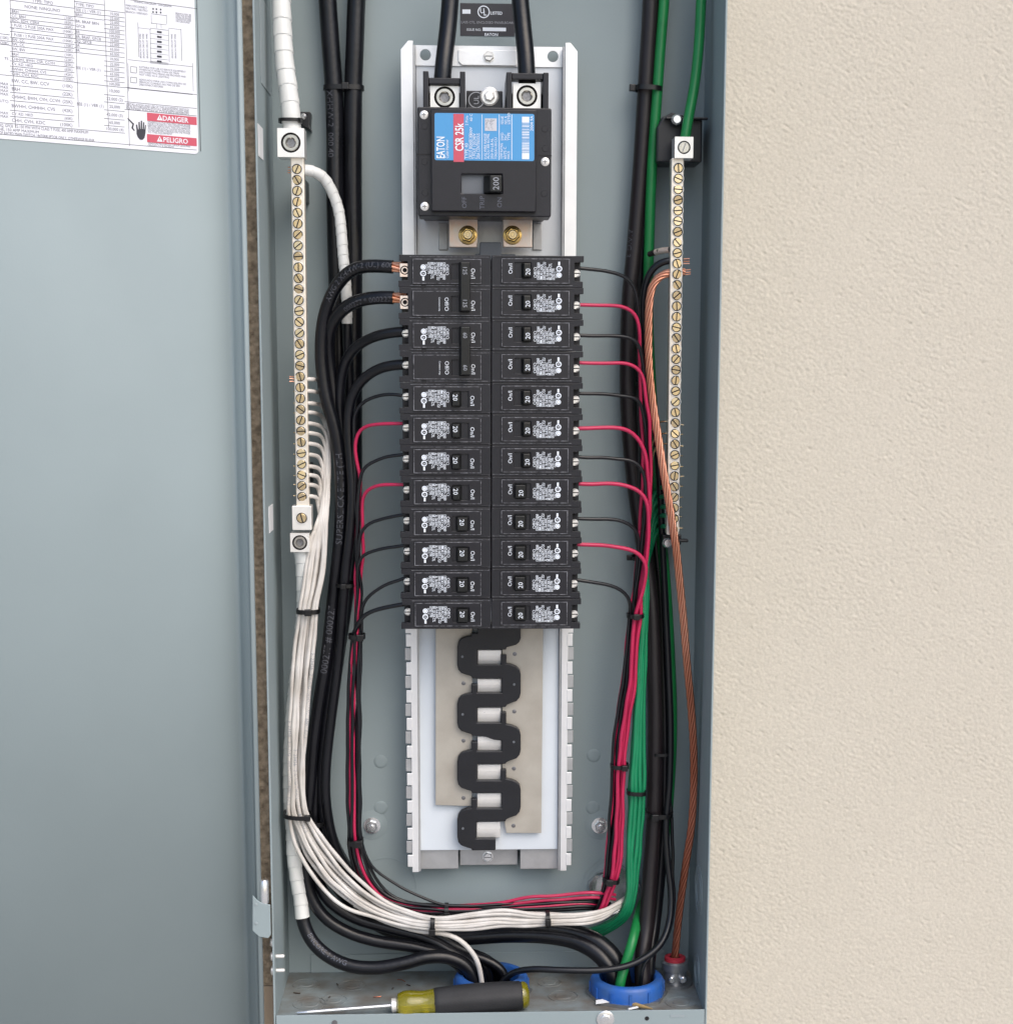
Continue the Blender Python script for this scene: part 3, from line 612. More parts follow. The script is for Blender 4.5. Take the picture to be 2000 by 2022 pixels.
# left side going up
out += lobeL(1395, 1695) + [(632, 1326), (674, 1326), (674, 1398), (855, 1398), (855, 1286), (638, 1286)]
out += lobeL(970, 1272) + [(632, 908), (676, 908), (676, 978), (855, 978), (855, 902), (800, 896), (720, 868), (638, 868)]
out += lobeL(552, 855) + [(632, 487), (676, 487), (676, 550), (856, 550), (856, 446), (638, 446)]
out += lobeL(130, 430) + [(632, 112), (680, 112), (680, 60)]
m.prism([Q(x, y, Ys0) for x, y in out], Ys0, Ys1)
m.build('zigzag_insulator', 'black_plastic', bus, None, .0009)
for (x0, x1, ya, yb) in ((680, 855, 98, 128), (680, 852, 237, 343), (678, 854, 448, 549), (678, 850, 660, 769), (678, 854, 870, 977), (678, 850, 1077, 1192), (676, 854, 1288, 1397), (672, 846, 1499, 1619)):
    a = Q(x0, ya, .076); b = Q(x1, yb, .076); zc = a[1] - (a[1] - b[1]) * .42; m = MB()
    m.add([(a[0], .0765, a[1]), (b[0], .0765, a[1]), (b[0], .0765, zc), (a[0], .0765, zc), (a[0], .0783, b[1]), (b[0], .0783, b[1]), (a[0], .081, a[1]), (b[0], .081, a[1]), (a[0], .081, b[1]), (b[0], .081, b[1])],
          [(0, 1, 2, 3), (3, 2, 5, 4), (0, 1, 7, 6), (4, 5, 9, 8), (0, 3, 4, 8, 6), (1, 2, 5, 9, 7), (6, 7, 9, 8)]); m.build('bus_stab', 'tin', bus, None, .0006)
for x, y in ((952, 265), (949, 686), (946, 1105), (943, 1524), (577, 480), (577, 900), (577, 1320)):
    a = Q(x, y, .0784); m = MB(); m.lathe([(.0018, .0), (.0018, .0003), (.0009, .0006)], (a[0], .0785, a[1]), (0, -1, 0), 16); m.build('bus_rivet', 'steel_dark', bus, 30)
for x, y in ((568, 285), (570, 708), (572, 1545), (948, 488), (945, 910)):
    a = Q(x, y, Ys0); m = MB(); m.lathe([(.0011, 0), (.0011, .0003)], (a[0], Ys0, a[1]), (0, -1, 0), 12); m.build('insulator_pin', 'grey_plastic', bus, 30)
# copper tabs with gilt nuts below the main breaker
for (x0, x1, n_x) in ((470, 680, 608), (865, 1080, 935)):
    a = rect(760 + x0 / 3.714, 425, 760 + x1 / 3.714, 489, .062); m = MB(); m.box(a[0], a[1], .062, .0645, a[2], a[3]); m.build('copper_tab', 'copper_tab', bus, None, .0008)
    p = U(760 + n_x / 3.714, 1725 / 3.714, .062); m = MB(); m.lathe([(.0078, 0), (.0078, .0009), (.0072, .0012)], p, (0, -1, 0), 32, 0); m.lathe([(.0061, .0012), (.0061, .0042), (.0052, .005), (.0042, .005)], p, (0, -1, 0), 6, 0, True, False); m.lathe([(.0040, .004), (.0040, .0072), (.0033, .0078)], p, (0, -1, 0), 24, 1); m.lathe([(.0018, .0078), (.0016, .0080)], p, (0, -1, 0), 16, 1)
    m.build('nut', ['brass_gold', 'screw_brass'], bus, 30)
a = rect(947, 478, 990, 506, .058); m = MB(); m.box(a[0], a[1], .058, .068, a[2] - .004, a[3]); m.box(a[0] - .004, a[1] + .012, .060, .070, a[2] - .010, a[2] + .002); m.build('centre_spacer', 'grey_plastic', bus, None, .001)
for (u0, u1) in ((866, 884), (1052, 1070)):
    a = rect(u0, 440, u1, 494, .0905); m = MB(); m.box(a[0], a[1], .0905, .0925, a[2], a[3]); m.build('plate_rib', 'galvanised', bus, None, .0006)
# ================================================================== MAIN BREAKER
q3 = zm(760, 0, 3.714)
YB0, YR0 = .0175, .0115
def M3(x, y, Y): u, v = q3(x, y); p = U(u, v, Y); return p
mcz = M3(730, 1580, .06)
mb = thing('main_breaker', 'large black two-pole main breaker with blue label and 200 toggle', 'circuit breaker', (mcz.x, .09, mcz.z))
a = rect(*q3(240, 788), *q3(1220, 1588), YB0)
m = MB(); m.prism(rrect(a[0], a[1], a[2], a[3], .0016, 3), YB0, .050); m.box(a[0] + .003, a[1] - .003, .050, .0900, a[2] + .002, a[3] - .002); m.build('body', 'breaker_black', mb, None, .0009)
# split between the flank covers
for xx in (a[0] - .0002, a[1] - .0105):
    zc = M3(700, 1136, YB0).z; m = MB(); m.box(xx, xx + .0107, YB0 - .0003, YB0 + .004, zc - .0005, zc + .0005); m.build('seam', 'dark_gap', mb)
b = rect(*q3(340, 800), *q3(1110, 1550), YR0); m = MB()
sl = rect(*q3(562, 1278), *q3(860, 1420), YR0)
lo = sq_loop(b[0], b[1], b[2], b[3], 48); ho = sq_loop(sl[0], sl[1], sl[2], sl[3], 48)
m.loops([at_y(lo, YB0 + .001), at_y(lo, YR0), at_y(ho, YR0), at_y(ho, YR0 + .005)], 0); m.build('raised_face', 'breaker_face', mb, 30, .0008)
m = MB(); m.box(sl[0], sl[1], YR0 + .0042, YR0 + .006, sl[2], sl[3]); m.build('toggle_slide', 'grey_plastic', mb)
c = rect(*q3(725, 1285), *q3(855, 1415), YR0 - .004); m = MB()
m.prism([(c[0], c[2]), (c[1], c[2]), (c[1], c[3]), (c[0], c[3])], YR0 + .001, YR0 + .0042)
m.add([(c[0], YR0 + .001, c[2]), (c[1], YR0 + .001, c[2]), (c[1], YR0 + .001, c[3]), (c[0], YR0 + .001, c[3]), (c[0] + .005, YR0 - .008, c[2] + .0005), (c[1], YR0 - .008, c[2] + .0005), (c[1], YR0 - .008, c[3] - .0005), (c[0] + .005, YR0 - .008, c[3] - .0005)],
      [(0, 1, 5, 4), (1, 2, 6, 5), (2, 3, 7, 6), (3, 0, 4, 7), (4, 5, 6, 7)])
tg = m.build('toggle', 'handle_black', mb, None, .0007)
m = MB(); p = ((c[0] + .005 + c[1]) / 2, YR0 - .0083, (c[2] + c[3]) / 2); m.text('200', p, uz, (-1, 0, 0), .0068, 0, 'C')
o = m.build('toggle_print', 'print_grey', None, raw=True); o.parent = tg; o.location = -Vector(mb.location)
m = MB()
for x, t in ((582, 'OFF'), (712, 'TRIP'), (840, 'ON')): m.text(t, M3(x, 1485, YR0 - .0002), uz, (-1, 0, 0), .0052, 0, 'C')
m.build('embossed_print', 'print_dim', mb, raw=True)
# label
b = rect(*q3(365, 832), *q3(1095, 1178), YR0 - .0002); yl = YR0 - .0004
m = MB(); rr = rrect(b[0], b[1], b[2], b[3], .0015); m.add(at_y(rr, YR0 - .0002), [tuple(range(len(rr)))], 0)
def L3(x, y): p = M3(x, y, yl); return (p.x, yl, p.z)
def lrect(x0, y0, x1, y1, mi, h=0): a, b_ = L3(x0, y0), L3(x1, y1); m.add([(a[0], yl - h, b_[2]), (b_[0], yl - h, b_[2]), (b_[0], yl - h, a[2]), (a[0], yl - h, a[2])], [(0, 1, 2, 3)], mi)
lrect(502, 834, 580, 1188, 1)
m.text('CSR 25k', (L3(545, 1000)[0], yl - .0002, L3(545, 1005)[2]), uz, (-1, 0, 0), .0092, 2, 'C', bold=1, fit=.0215)
m.text('EATON', (L3(408, 1080)[0], yl - .0002, L3(408, 1082)[2]), uz, (-1, 0, 0), .0092, 2, 'C', bold=1, fit=.0165)
m.text('Cutler-Hammer', (L3(455, 1092)[0], yl - .0002, L3(455, 1092)[2]), uz, (-1, 0, 0), .0036, 2, 'C', fit=.0145)
def tl(t, x, ybot, s): m.text(t, L3(x, ybot), uz, (-1, 0, 0), s, 2, 'L', fit=.0195 if len(t) > 12 else (.012 if len(t) > 5 else .006))
for t, x, y in (('TYPE 40', 597, 1165), ('CIRCUIT BREAKER 240V', 628, 1165), ('2 POLE 120/240V', 655, 1165), ('200A CONTINUOUS', 684, 1165), ('2 Pole', 600, 920), ('40 C', 632, 890), ('600V', 630, 990)): tl(t, x, y, .0038 if y > 1000 else .0030)
for t, x, y in (('LUG WIRE RANGE', 735, 1165), ('AL/CU 300 KCMIL', 757, 1165), ('250 IN-LB', 785, 1165), ('TORQUE 4-300', 812, 1165), ('AL', 785, 1045), ('CU', 812, 1045), ('TEMP RATING', 855, 1165), ('60/75 C', 880, 1165), ('HACR', 905, 1165), ('SWD', 860, 1030), ('75C', 885, 1030), ('TYPE', 908, 1030), ('ISSUE', 860, 910), ('NO. A', 885, 910), ('LISTED', 908, 910)): tl(t, x, y, .0029)
for x in (710, 836, 928): lrect(x, 840, x + 4, 1172, 2)
lrect(733, 868, 820, 960, 3)
rq = random.Random(9)
for q_ in range(26):
    xx, yy_ = rq.uniform(738, 806), rq.uniform(874, 944); lrect(xx, yy_, xx + rq.uniform(3, 10), yy_ + rq.uniform(3, 12), 4, .0001 + q_ * .000004)
random.seed(3); y = 856
lrect(1005, 856, 1058, 900, 2); lrect(1005, 1122, 1058, 1168, 2); y = 905
while y < 1120: h = random.choice((2, 3, 5, 8)); lrect(1005, y, 1058, min(y + h, 1122), 2); y += h + random.choice((3, 4, 6))
tl('2004 9A', 1075, 960, .0034)
m.build('label', ['label_blue', 'label_red', 'print_white', 'label_pale', 'print_grey'], mb, raw=True)
for x, y in ((288, 843), (292, 1514), (1174, 1187)):
    p = M3(x, y, YB0); phillips_screw('cover_screw', 'tin', mb, (p.x, YB0, p.z), .0034)
for x, y in ((290, 925), (290, 1185), (295, 1415), (1172, 945), (1176, 1090), (1168, 1420)):
    p = M3(x, y, YB0); m = MB(); m.lathe([(.0026, 0), (.0024, .0003)], (p.x, YB0, p.z), (0, -1, 0), 20); m.build('moulded_dot', 'breaker_face', mb, 30)
# upper terminal housings with lugs
for (x0, x1, yt, ax, lx0, lx1, ly0, bar) in ((280, 590, 522, 40, 333, 543, 630, 572), (890, 1200, 530, 40, 940, 1142, 612, 530)):
    Yh = .030; a = rect(*q3(x0, yt), *q3(x1, 800), Yh); w = (a[1] - a[0]) * .13; zb_ = M3(700, bar, Yh).z; m = MB()
    m.box(a[0], a[0] + w, Yh, .085, a[2], a[3]); m.box(a[1] - w, a[1], Yh, .085, a[2], a[3])
    m.box(a[0] + w, a[1] - w, Yh + .001, .045, zb_ - .0048, zb_); m.box(a[0] + w, a[1] - w, .058, .085, a[2], a[3] - .012); m.build('terminal_housing', 'breaker_black', mb, None, .0006)
    c = rect(*q3(lx0, ly0), *q3(lx1, 795), .036); lug_block(mb, c[0], c[1], c[2], c[3], .036, .058, .0092 * .92)
a = rect(*q3(598, 665), *q3(862, 800), .045); m = MB(); m.box(a[0], a[1], .045, .085, a[2], a[3]); m.build('bridge', 'breaker_black', mb, None, .0008)
p = M3(766, 708, .045); m = MB(); m.lathe([(.0075, 0), (.0075, .0006), (.0062, .0014)], p, (0, -1, 0), 28, 0); m.lathe([(.0044, .0014), (.0044, .0034), (.0034, .004)], p, (0, -1, 0), 6, 0); m.build('bridge_screw', 'tin', mb, 30)
p = M3(670, 733, .0447); m = MB(); m.loops([at_y(circ(p.x, p.z, .0064, 28), p.y), at_y(circ(p.x, p.z, .0057, 28), p.y)], 0); m.text('UL', (p.x, p.y, p.z), uz, (-1, 0, 0), .0058, 0, 'C'); m.build('listing_mark', 'print_grey', mb, raw=True)
# ================================================================== BRANCH BREAKERS
ZT0 = .19102; PITCH = .0254
YBF = .0185        # body face
def label_print(m, mi=0, rear=False):
    y = -.00175
    def t(s_, x, z, size, al='L'): m.text(s_, (x, y, z), uz, (-1, 0, 0), size, mi, al)
    t('Off/O', .0352, -.0050, .0036)
    for k, s_ in enumerate(('120/240V~ 50/60', '10kA 40 C HACR', 'SWD 60/75 C CU', 'AL 14-4 AWG', 'BR 120 20A CTL', 'LISTED TYPE')):
        m.text(s_, (.0377 + k * .0024, y, -.0066), uz, (-1, 0, 0), .0031, mi, 'L', bold=1, fit=(.0136, .0122, .0140, .0100, .0130, .0090)[k])
    m.add([(.0395, y, -.0062), (.0404, y, -.0062), (.0404, y, -.0038), (.0395, y, -.0038)], [(0, 1, 2, 3)], mi)
    for (x, z, r) in ((.0545, -.0028, .0021), (.0545, .0022, .0024)):
        m.loops([at_y(circ(x, z, r, 16), y), at_y(circ(x, z, r * .66, 16), y)], mi)
    m.add(at_y(circ(.0545, -.0028, .0012, 12), y), [tuple(range(12))], mi)
    m.text('UL', (.0545, y - .0001, .0022), uz, (-1, 0, 0), .0026, mi, 'C')
    m.add([(.0536, y, .0049), (.0552, y, .0049), (.0552, y, .0078), (.0536, y, .0078)], [(0, 1, 2, 3)], mi)
    t('INCL', .0520, -.0050, .0026)
def breaker_body(m, z0, z1):
    # body with stepped terminal end; local x runs from the centre seam outwards, y = 0 is the face, +y is backwards
    zt, zb = z1, z0
    m.prism([(.0003, zb), (.0660, zb), (.0738, zb), (.0738, zb + .0046), (.0706, zb + .0052), (.0670, zb + .0052), (.0670, zt - .0052), (.0706, zt - .0052), (.0706, zt - .0048), (.0745, zt - .0046), (.0745, zt), (.0003, zt)], 0, .0085)
    m.box(.0006, .0722, .0085, .052, zb + .0002, zt - .0002)
def face_block(m, z0, z1, holes):
    # raised face with toggle openings
    xs = [.0077, .0186, .0318, .0634]; zc = (z0 + z1) / 2
    lo = sq_loop(xs[0], xs[3], z0, z1, 40)
    inn = sq_loop(xs[1], xs[2], zc - .0058, zc + .0066, 40)
    m.loops([at_y([(x + (.0005 if x < .03 else -.0005) * 0, z) for x, z in lo], .0004), at_y(lo, -.0014), at_y(inn, -.0014), at_y(inn, .0035)], 0)
    m.add(at_y([(xs[1], zc - .0058), (xs[2], zc - .0058), (xs[2], zc + .0066), (xs[1], zc + .0066)], .0033), [(0, 1, 2, 3)], 1)
MTW = mat('worn_edge', (.012, .012, .017), .4, 0, .1, 900, .1, 420, c2=(.22, .225, .25))  # paler mottled tone: edge highlights of the breaker faces put into the colour
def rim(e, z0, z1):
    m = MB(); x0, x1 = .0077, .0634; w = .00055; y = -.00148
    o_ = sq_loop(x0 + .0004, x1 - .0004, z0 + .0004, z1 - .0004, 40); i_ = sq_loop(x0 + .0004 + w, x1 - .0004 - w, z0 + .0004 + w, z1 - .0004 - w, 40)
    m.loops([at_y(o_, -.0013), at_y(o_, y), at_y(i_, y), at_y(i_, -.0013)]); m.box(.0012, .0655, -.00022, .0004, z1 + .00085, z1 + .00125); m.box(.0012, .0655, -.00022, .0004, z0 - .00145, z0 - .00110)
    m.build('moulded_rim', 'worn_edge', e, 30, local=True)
def toggle_mesh(m, x0, x1, zc, on, hi=.0052):
    z0, z1 = zc - .0055, zc + .0062
    if on: top = [(x0 + .0006, x1 - .0022)]; y1 = -.0062
    else: top = [(x0 + .0028, x1 - .0002)]; y1 = -.0066
    a, b = top[0]
    m.add([(x0, .0025, z0), (x1, .0025, z0), (x1, .0025, z1), (x0, .0025, z1), (a, y1, z0 + .0006), (b, y1 + (.0 if on else .0004), z0 + .0006), (b, y1 + (.0 if on else .0004), z1 - .0006), (a, y1, z1 - .0006)], [(0, 1, 5, 4), (1, 2, 6, 5), (2, 3, 7, 6), (3, 0, 4, 7), (4, 5, 6, 7), (0, 1, 2, 3)])
    return (a + b) / 2, y1
def term_screw(e, zc, lug=False):
    if lug:
        m = MB(); lo = sq_loop(.0668, .0732, zc - .0052, zc + .0052, 24); ci = circ(.0694, zc, .0036, 24, math.pi / 4)
        m.loops([at_y(lo, .012), at_y(lo, .0008), at_y(ci, .0008), at_y(ci, .004)], 0); m.add(at_y(ci, .004), [tuple(range(24))], 1); m.loops([at_y(circ(.0694, zc, .0027, 24), .004), at_y(circ(.0694, zc, .0027, 24), .0012), at_y(circ(.0694, zc, .0018, 24), .0012), at_y(circ(.0694, zc, .0018, 24), .003)], 0)
        return m.build('terminal_lug', ['copper_tab', 'dark_gap'], e, 30, .0003, local=True)
    m = MB(); m.box(.0668, .0705, .006, .0085, zc - .0065, zc + .0065, 1)
    m.lathe([(.0032, 0), (.0032, .0012), (.0022, .0022)], (.0690, .0062, zc - .0006), (0, -1, 0), 18, 0); m.box(.0662, .0718, .0038, .0045, zc - .0010, zc - .0002, 1)
    m.box(.0672, .0690, .0035, .0040, zc - .0036, zc - .0012, 0)
    return m.build('terminal_screw', ['tin', 'dark_gap'], e, 30, local=True)
def single(label, group, on):
    e = thing('branch_breaker', label, 'circuit breaker', group=group)
    m = MB(); breaker_body(m, -.01255, .01255); m.box(.0022, .0665, -.0004, .001, .0112, .0119); m.build('body', 'breaker_black', e, None, .0008, local=True)
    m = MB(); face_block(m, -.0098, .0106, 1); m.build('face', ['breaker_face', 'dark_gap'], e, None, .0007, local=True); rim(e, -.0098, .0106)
    m = MB()
    if on: tx, ty = toggle_mesh(m, .0190, .0296, .0004, True)
    else: tx, ty = toggle_mesh(m, .0232, .0316, .0004, False)
    tg = m.build('toggle', 'handle_black', e, None, .0005, local=True)
    if not on:
        m = MB(); m.box(.0189, .0226, .0012, .003, -.0050, .0056); m.build('toggle_slide', 'handle_side', e, None, .0003, local=True)
    m = MB(); m.text('20', (tx + .0004, ty - .00025, -.0006), uz, (-1, 0, 0), .0054, 0, 'C'); o = m.build('rating_print', 'print_white', None, raw=True); o.parent = tg
    m = MB(); label_print(m); m.text('On/I', (.0152, -.00175, .0020), uz, (-1, 0, 0), .0046, 0, 'C'); m.build('label_print', 'print_white', e, raw=True, local=True)
    term_screw(e, -.0004); return e
def copy_tree(o, parent=None):
    c = o.copy(); col.objects.link(c); c.parent = parent
    for ch in list(o.children): copy_tree(ch, c)
    return c
ORD = ['top', 'second', 'third', 'fourth', 'fifth', 'sixth', 'seventh', 'eighth', 'ninth', 'tenth', 'eleventh', 'bottom']
proto = {}
def place_single(side, i):
    on = i >= 7 if side > 0 else i >= 8
    g = 'single-pole 20 amp breakers'
    lab = ('%s breaker of the right-hand column, black single-pole marked 20' if side > 0 else '%s row of the left-hand column, black single-pole breaker marked 20') % ORD[i]
    if on not in proto: proto[on] = e = single(lab, g, on)
    else: e = copy_tree(proto[on]); e['label'] = lab
    e.location = (0, YBF, ZT0 - PITCH * (i + .5)); e.rotation_euler = (0, math.pi if side < 0 else 0, 0)
    e.rotation_euler.x = random.uniform(-.014, .014); e.rotation_euler.z = random.uniform(-.006, .006); e.location.y += random.uniform(-.0005, .0005); e.location.x += .0003 * side * random.random()
for i in range(12): place_single(1, i)
for i in range(4, 12): place_single(-1, i)
def double(i, amp, lug):
    e = thing('double_pole_breaker', ('black two-pole breaker above the other, with orange copper strands at its lugs' if lug else 'black two-pole breaker directly under the one with copper strands'), 'circuit breaker', (0, YBF, ZT0 - PITCH * (i + 1)), 'two-pole breakers'); e.rotation_euler = (0, math.pi, 0)
    for k, zc in enumerate((-.0127, .0127)):          # turned half round, so local -z is the upper pole
        m = MB(); bm_ = MB(); breaker_body(bm_, zc - .01262, zc + .01262); bm_.build('body', 'breaker_black', e, None, .0008, local=True)
        f = MB(); face_block(f, zc - .0098, zc + .0106, 1)
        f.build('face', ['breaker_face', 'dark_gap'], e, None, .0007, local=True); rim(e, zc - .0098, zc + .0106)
        m = MB()
        if k == 0: 
            label_print(m)
            m.v = [(x, y, z + zc) for x, y, z in m.v]
        else:
            m.text('Off/O', (.0358, -.00175, zc + .001), uz, (-1, 0, 0), .0046, 0, 'C'); m.text('Common trip', (.0415, -.00175, zc + .001), uz, (-1, 0, 0), .0020, 0, 'C')
        m.text('On/I', (.0145, -.00175, zc + .002), uz, (-1, 0, 0), .0046, 0, 'C'); m.build('label_print', 'print_white', e, raw=True, local=True)
        term_screw(e, zc - .0004, lug)
        m = MB(); m.lathe([(.0021, 0), (.0021, .0004)], (.0545, -.0001, zc + .0122), (0, -1, 0), 16); m.build('rivet_hole', 'dark_gap', e, 30, local=True)
        m = MB(); m.box(.0256, .0312, .0008, .003, zc - .005, zc + .0056); m.build('toggle_slide', 'handle_side' if amp == '60' else 'handle_black', e, None, .0003, local=True)
    m = MB(); m.add([(.0168, .001, -.0198), (.0262, .001, -.0198), (.0262, .001, .0200), (.0168, .001, .0200), (.0174, -.0115, -.0190), (.0244, -.0115, -.0190), (.0244, -.0115, .0192), (.0174, -.0115, .0192)], [(0, 1, 5, 4), (1, 2, 6, 5), (2, 3, 7, 6), (3, 0, 4, 7), (4, 5, 6, 7), (0, 1, 2, 3)])
    tg = m.build('toggle', 'handle_black' if amp != '60' else 'handle_black', e, None, .0006, local=True)
    m = MB()
    for zc in (-.0122, .0135): m.text(amp, (.0210, -.0118, zc), uz, (-1, 0, 0), .0047, 0, 'C')
    o = m.build('rating_print', 'print_grey', None, raw=True); o.parent = tg
double(0, '125', True); double(2, '60', False)
# ================================================================== NEUTRAL AND GROUND BARS
def bar(name, label, cat, px_top, px_bot, wpx, Y, n, y_first, y_last, gap, lugs):
    pt, pb = U(*px_top, Y), U(*px_bot, Y)
    e = thing(name, label, cat, (pb.x, D, pb.z))
    k = px2m(pt); hw = wpx * k / 2
    m = MB(); m.add([(pt.x - hw, Y, pt.z), (pt.x + hw, Y, pt.z), (pb.x + hw, Y, pb.z), (pb.x - hw, Y, pb.z), (pt.x - hw, Y + .012, pt.z), (pt.x + hw, Y + .012, pt.z), (pb.x + hw, Y + .012, pb.z), (pb.x - hw, Y + .012, pb.z)],
                   [(0, 1, 2, 3), (4, 5, 6, 7), (0, 1, 5, 4), (1, 2, 6, 5), (2, 3, 7, 6), (3, 0, 4, 7)])
    m.build('terminal_bar', 'tin_bar', e, None, .0007)
    src = None
    for i in range(n):
        v = y_first + (y_last - y_first) * i / (n - 1); t = (v - px_top[1]) / (px_bot[1] - px_top[1]); u = px_top[0] + (px_bot[0] - px_top[0]) * t + gap
        p = U(u, v, Y); ang = random.uniform(0, math.pi)
        if src is None:
            src = slot_screw('terminal_screw', ['screw_brass', 'dark_gap', 'tin'], e, .0036, Y); src.location = p - Vector(e.location); src.data.transform(Matrix.Translation(children_loc(e))); src.rotation_euler = (0, ang, 0)
        else: inst(src, 'terminal_screw', e, p + Vector((0, random.uniform(-.0002, 0), 0)), ang).rotation_euler.rotate_axis('X', random.uniform(-.09, .09))
    for v in ((px_top[1] + 60, px_bot[1] - 60) if name == 'neutral_bar' else ()):
        p = U(px_top[0] + (px_bot[0] - px_top[0]) * (v - px_top[1]) / (px_bot[1] - px_top[1]), v, Y); m = MB(); m.box(p.x - .0035, p.x + .0035, Y + .012, D - .0002, p.z - .009, p.z + .009); m.build('standoff', 'black_plastic', e, None, .0008)
    return e
YN = .046
nb = bar('neutral_bar', 'long tinned neutral bar with brass screws on the left side', 'terminal bar', (587, 308), (598, 1003), 26, YN, 31, 334, 981, -1, None)
a = rect(548, 253, 601, 310, YN - .006); lug_block(nb, a[0], a[1], a[2], a[3], YN - .006, YN + .014, (a[1] - a[0]) * .37)
a = rect(577, 999, 615, 1047, YN - .003); m = MB(); m.box(a[0], a[1], YN - .003, YN + .014, a[2], a[3]); lb = m.build('lug', 'tin', nb, None, .0006)
s_ = slot_screw('set_screw', ['screw_brass', 'dark_gap', 'tin'], None, .0040, 0); s_.parent = lb; s_.location = Vector(((a[0] + a[1]) / 2, YN - .0031, (a[2] + a[3]) / 2)) - Vector(nb.location); s_.rotation_euler = (0, R(75), 0)
a = rect(573.5, 1053, 611, 1090, YN - .003); lug_block(nb, a[0], a[1], a[2], a[3], YN - .003, YN + .014, (a[1] - a[0]) * .40)
gb = bar('ground_bar', 'long tinned grounding bar with brass screws on the right side', 'terminal bar', (1338, 312), (1328.5, 1056), 25, YN, 35, 332, 1045, 1.5, None)
a = rect(1332, 270, 1368.5, 312, YN - .006); lug_block(gb, a[0], a[1], a[2], a[3], YN - .006, YN + .014, (a[1] - a[0]) * .35, slotted=True)
# black standoff bracket behind the grounding lug
a = rect(1297, 222, 1386, 320, .068); br = thing('standoff_bracket', 'black moulded bracket behind the grounding lug, right side', 'bracket', ((a[0] + a[1]) / 2, D, a[2]))
m = MB(); m.prism([(a[0], a[2]), (a[1], a[2]), (a[1], a[3] - .006), (a[0] + .012, a[3]), (a[0] + .004, a[3] - .004), (a[0], a[3] - .012)], .068, D - .0002); m.build('block', 'black_plastic', br, None, .0012)
a = rect(1314, 226, 1398, 250, .06); m = MB(); m.box(a[0], a[1], .060, .0675, a[2] + .006, a[3] - .002); m.build('arm', 'black_plastic', br, None, .001)
p = U(1336, 236, .0598); m = MB(); m.lathe([(.0046, 0), (.0044, .001), (.003, .0024)], p, (0, -1, 0), 20, 0); m.build('screw', 'chrome', br, 35)
a = rect(1308, 1056, 1345, 1076, .060); br = thing('lower_standoff', 'small black standoff with chrome screw below the grounding bar', 'bracket', ((a[0] + a[1]) / 2, D, a[2]))
m = MB(); m.box(a[0], a[1], .060, D - .0002, a[2], a[3]); q = rect(1340, 1066, 1360, 1072, .055); m.box(q[0], q[1], .058, .066, q[2], q[3]); m.build('block', 'black_plastic', br, None, .0008)
p = U(1318, 1072, .0598); m = MB(); m.lathe([(.0046, 0), (.0044, .001), (.003, .0024)], p, (0, -1, 0), 20, 0); m.build('screw', 'chrome', br, 35)
# ================================================================== CABLES AND WIRES
def W3(pts, it=3, step=.004):
    return relax(spline([U(*p) if abs(p[0]) > 2 else Vector(p) for p in pts], step), it)
def cable(name, label, mt, pts, rpx, group=None, n=14, cat='cable', step=.004, P=None):
    P = P or W3(pts, step=step)
    if rpx < 5.2:                                   # hand-bent wire is never a perfect arc
        sd_ = Vector((random.uniform(0, 50), 0, 0)); n_ = len(P)
        P = [p + Vector((MN.noise(p * 42 + sd_), .4 * MN.noise(p * 30 + sd_ * 2), MN.noise(p * 42 + sd_ * 3))) * .0011 * min(1, i / 6, (n_ - 1 - i) / 6) for i, p in enumerate(P)]
    k = px2m(P[len(P) // 2]); r = rpx * k
    m = MB(); m.tube(P, r, n); o = m.build(name, mt, None, 60)
    bx = Vector(P[-1]); o.data.transform(Matrix.Translation(-bx)); o.location = bx
    tag(o, label, cat, group); return o, P, r
def on_cable(parent, P, r, v0, txt, size, mt='print_faint', phi=0, rev=False, name='jacket_print'):
    # print wrapped on the jacket, starting where the cable passes photo height v0
    fr = frames(P); acc = [0]
    for i in range(1, len(P)): acc.append(acc[-1] + (P[i] - P[i - 1]).length)
    def vv(p): q = RC @ (p - CP); return 1011 + CAM['sy'] - CAM['f'] * q.z / q.y
    i0 = v0 if v0 < 1 else min(range(len(P)), key=lambda i: abs(vv(P[i]) - v0))
    s0 = acc[-1] * v0 if v0 < 1 else acc[i0]
    V, F, w = text_geo(txt); out = []
    for x, y in V:
        s_ = s0 + (x if not rev else -x) * size; s_ = min(max(s_, 0), acc[-1] - 1e-5)
        i = 0
        lo, hi = 0, len(acc) - 1
        while hi - lo > 1:
            mid = (lo + hi) // 2
            if acc[mid] <= s_: lo = mid
            else: hi = mid
        t = (s_ - acc[lo]) / max(acc[lo + 1] - acc[lo], 1e-9); p = P[lo].lerp(P[lo + 1], t); T = (P[lo + 1] - P[lo]).normalized()
        b = (CP - p).normalized(); b = (b - T * b.dot(T)).normalized(); c = b.cross(T)
        a = phi + (y - .35) * size / r * (1 if not rev else -1)
        out.append(p + (b * math.cos(a) + c * math.sin(a)) * (r + .00018))
    m = MB(); m.add(out, F); o = m.build(name, mt, None, raw=True); o.parent = parent; o.location = -parent.location
    return o
def sub(parent, m, name, mt, smooth=60, raw=False):
    o = m.build(name, mt, None, smooth, raw=raw); o.parent = parent; o.location = -parent.location; return o
# -- service conductors into the main breaker (through the top of the box)
cable('service_cable', 'thick black service cable entering the left main lug from above', 'cable_black', [(892, -60, .062), (889, 0, .06), (884, 60, .056), (878, 110, .05), (874, 150, .047), (873, 172, .047)], 17.2, 'service cables', 20)
cable('service_cable', 'thick black service cable entering the right main lug from above', 'cable_black', [(1022, -60, .062), (1027, 0, .06), (1033, 60, .056), (1038, 110, .05), (1040, 150, .047), (1041, 172, .047)], 17.2, 'service cables', 20)
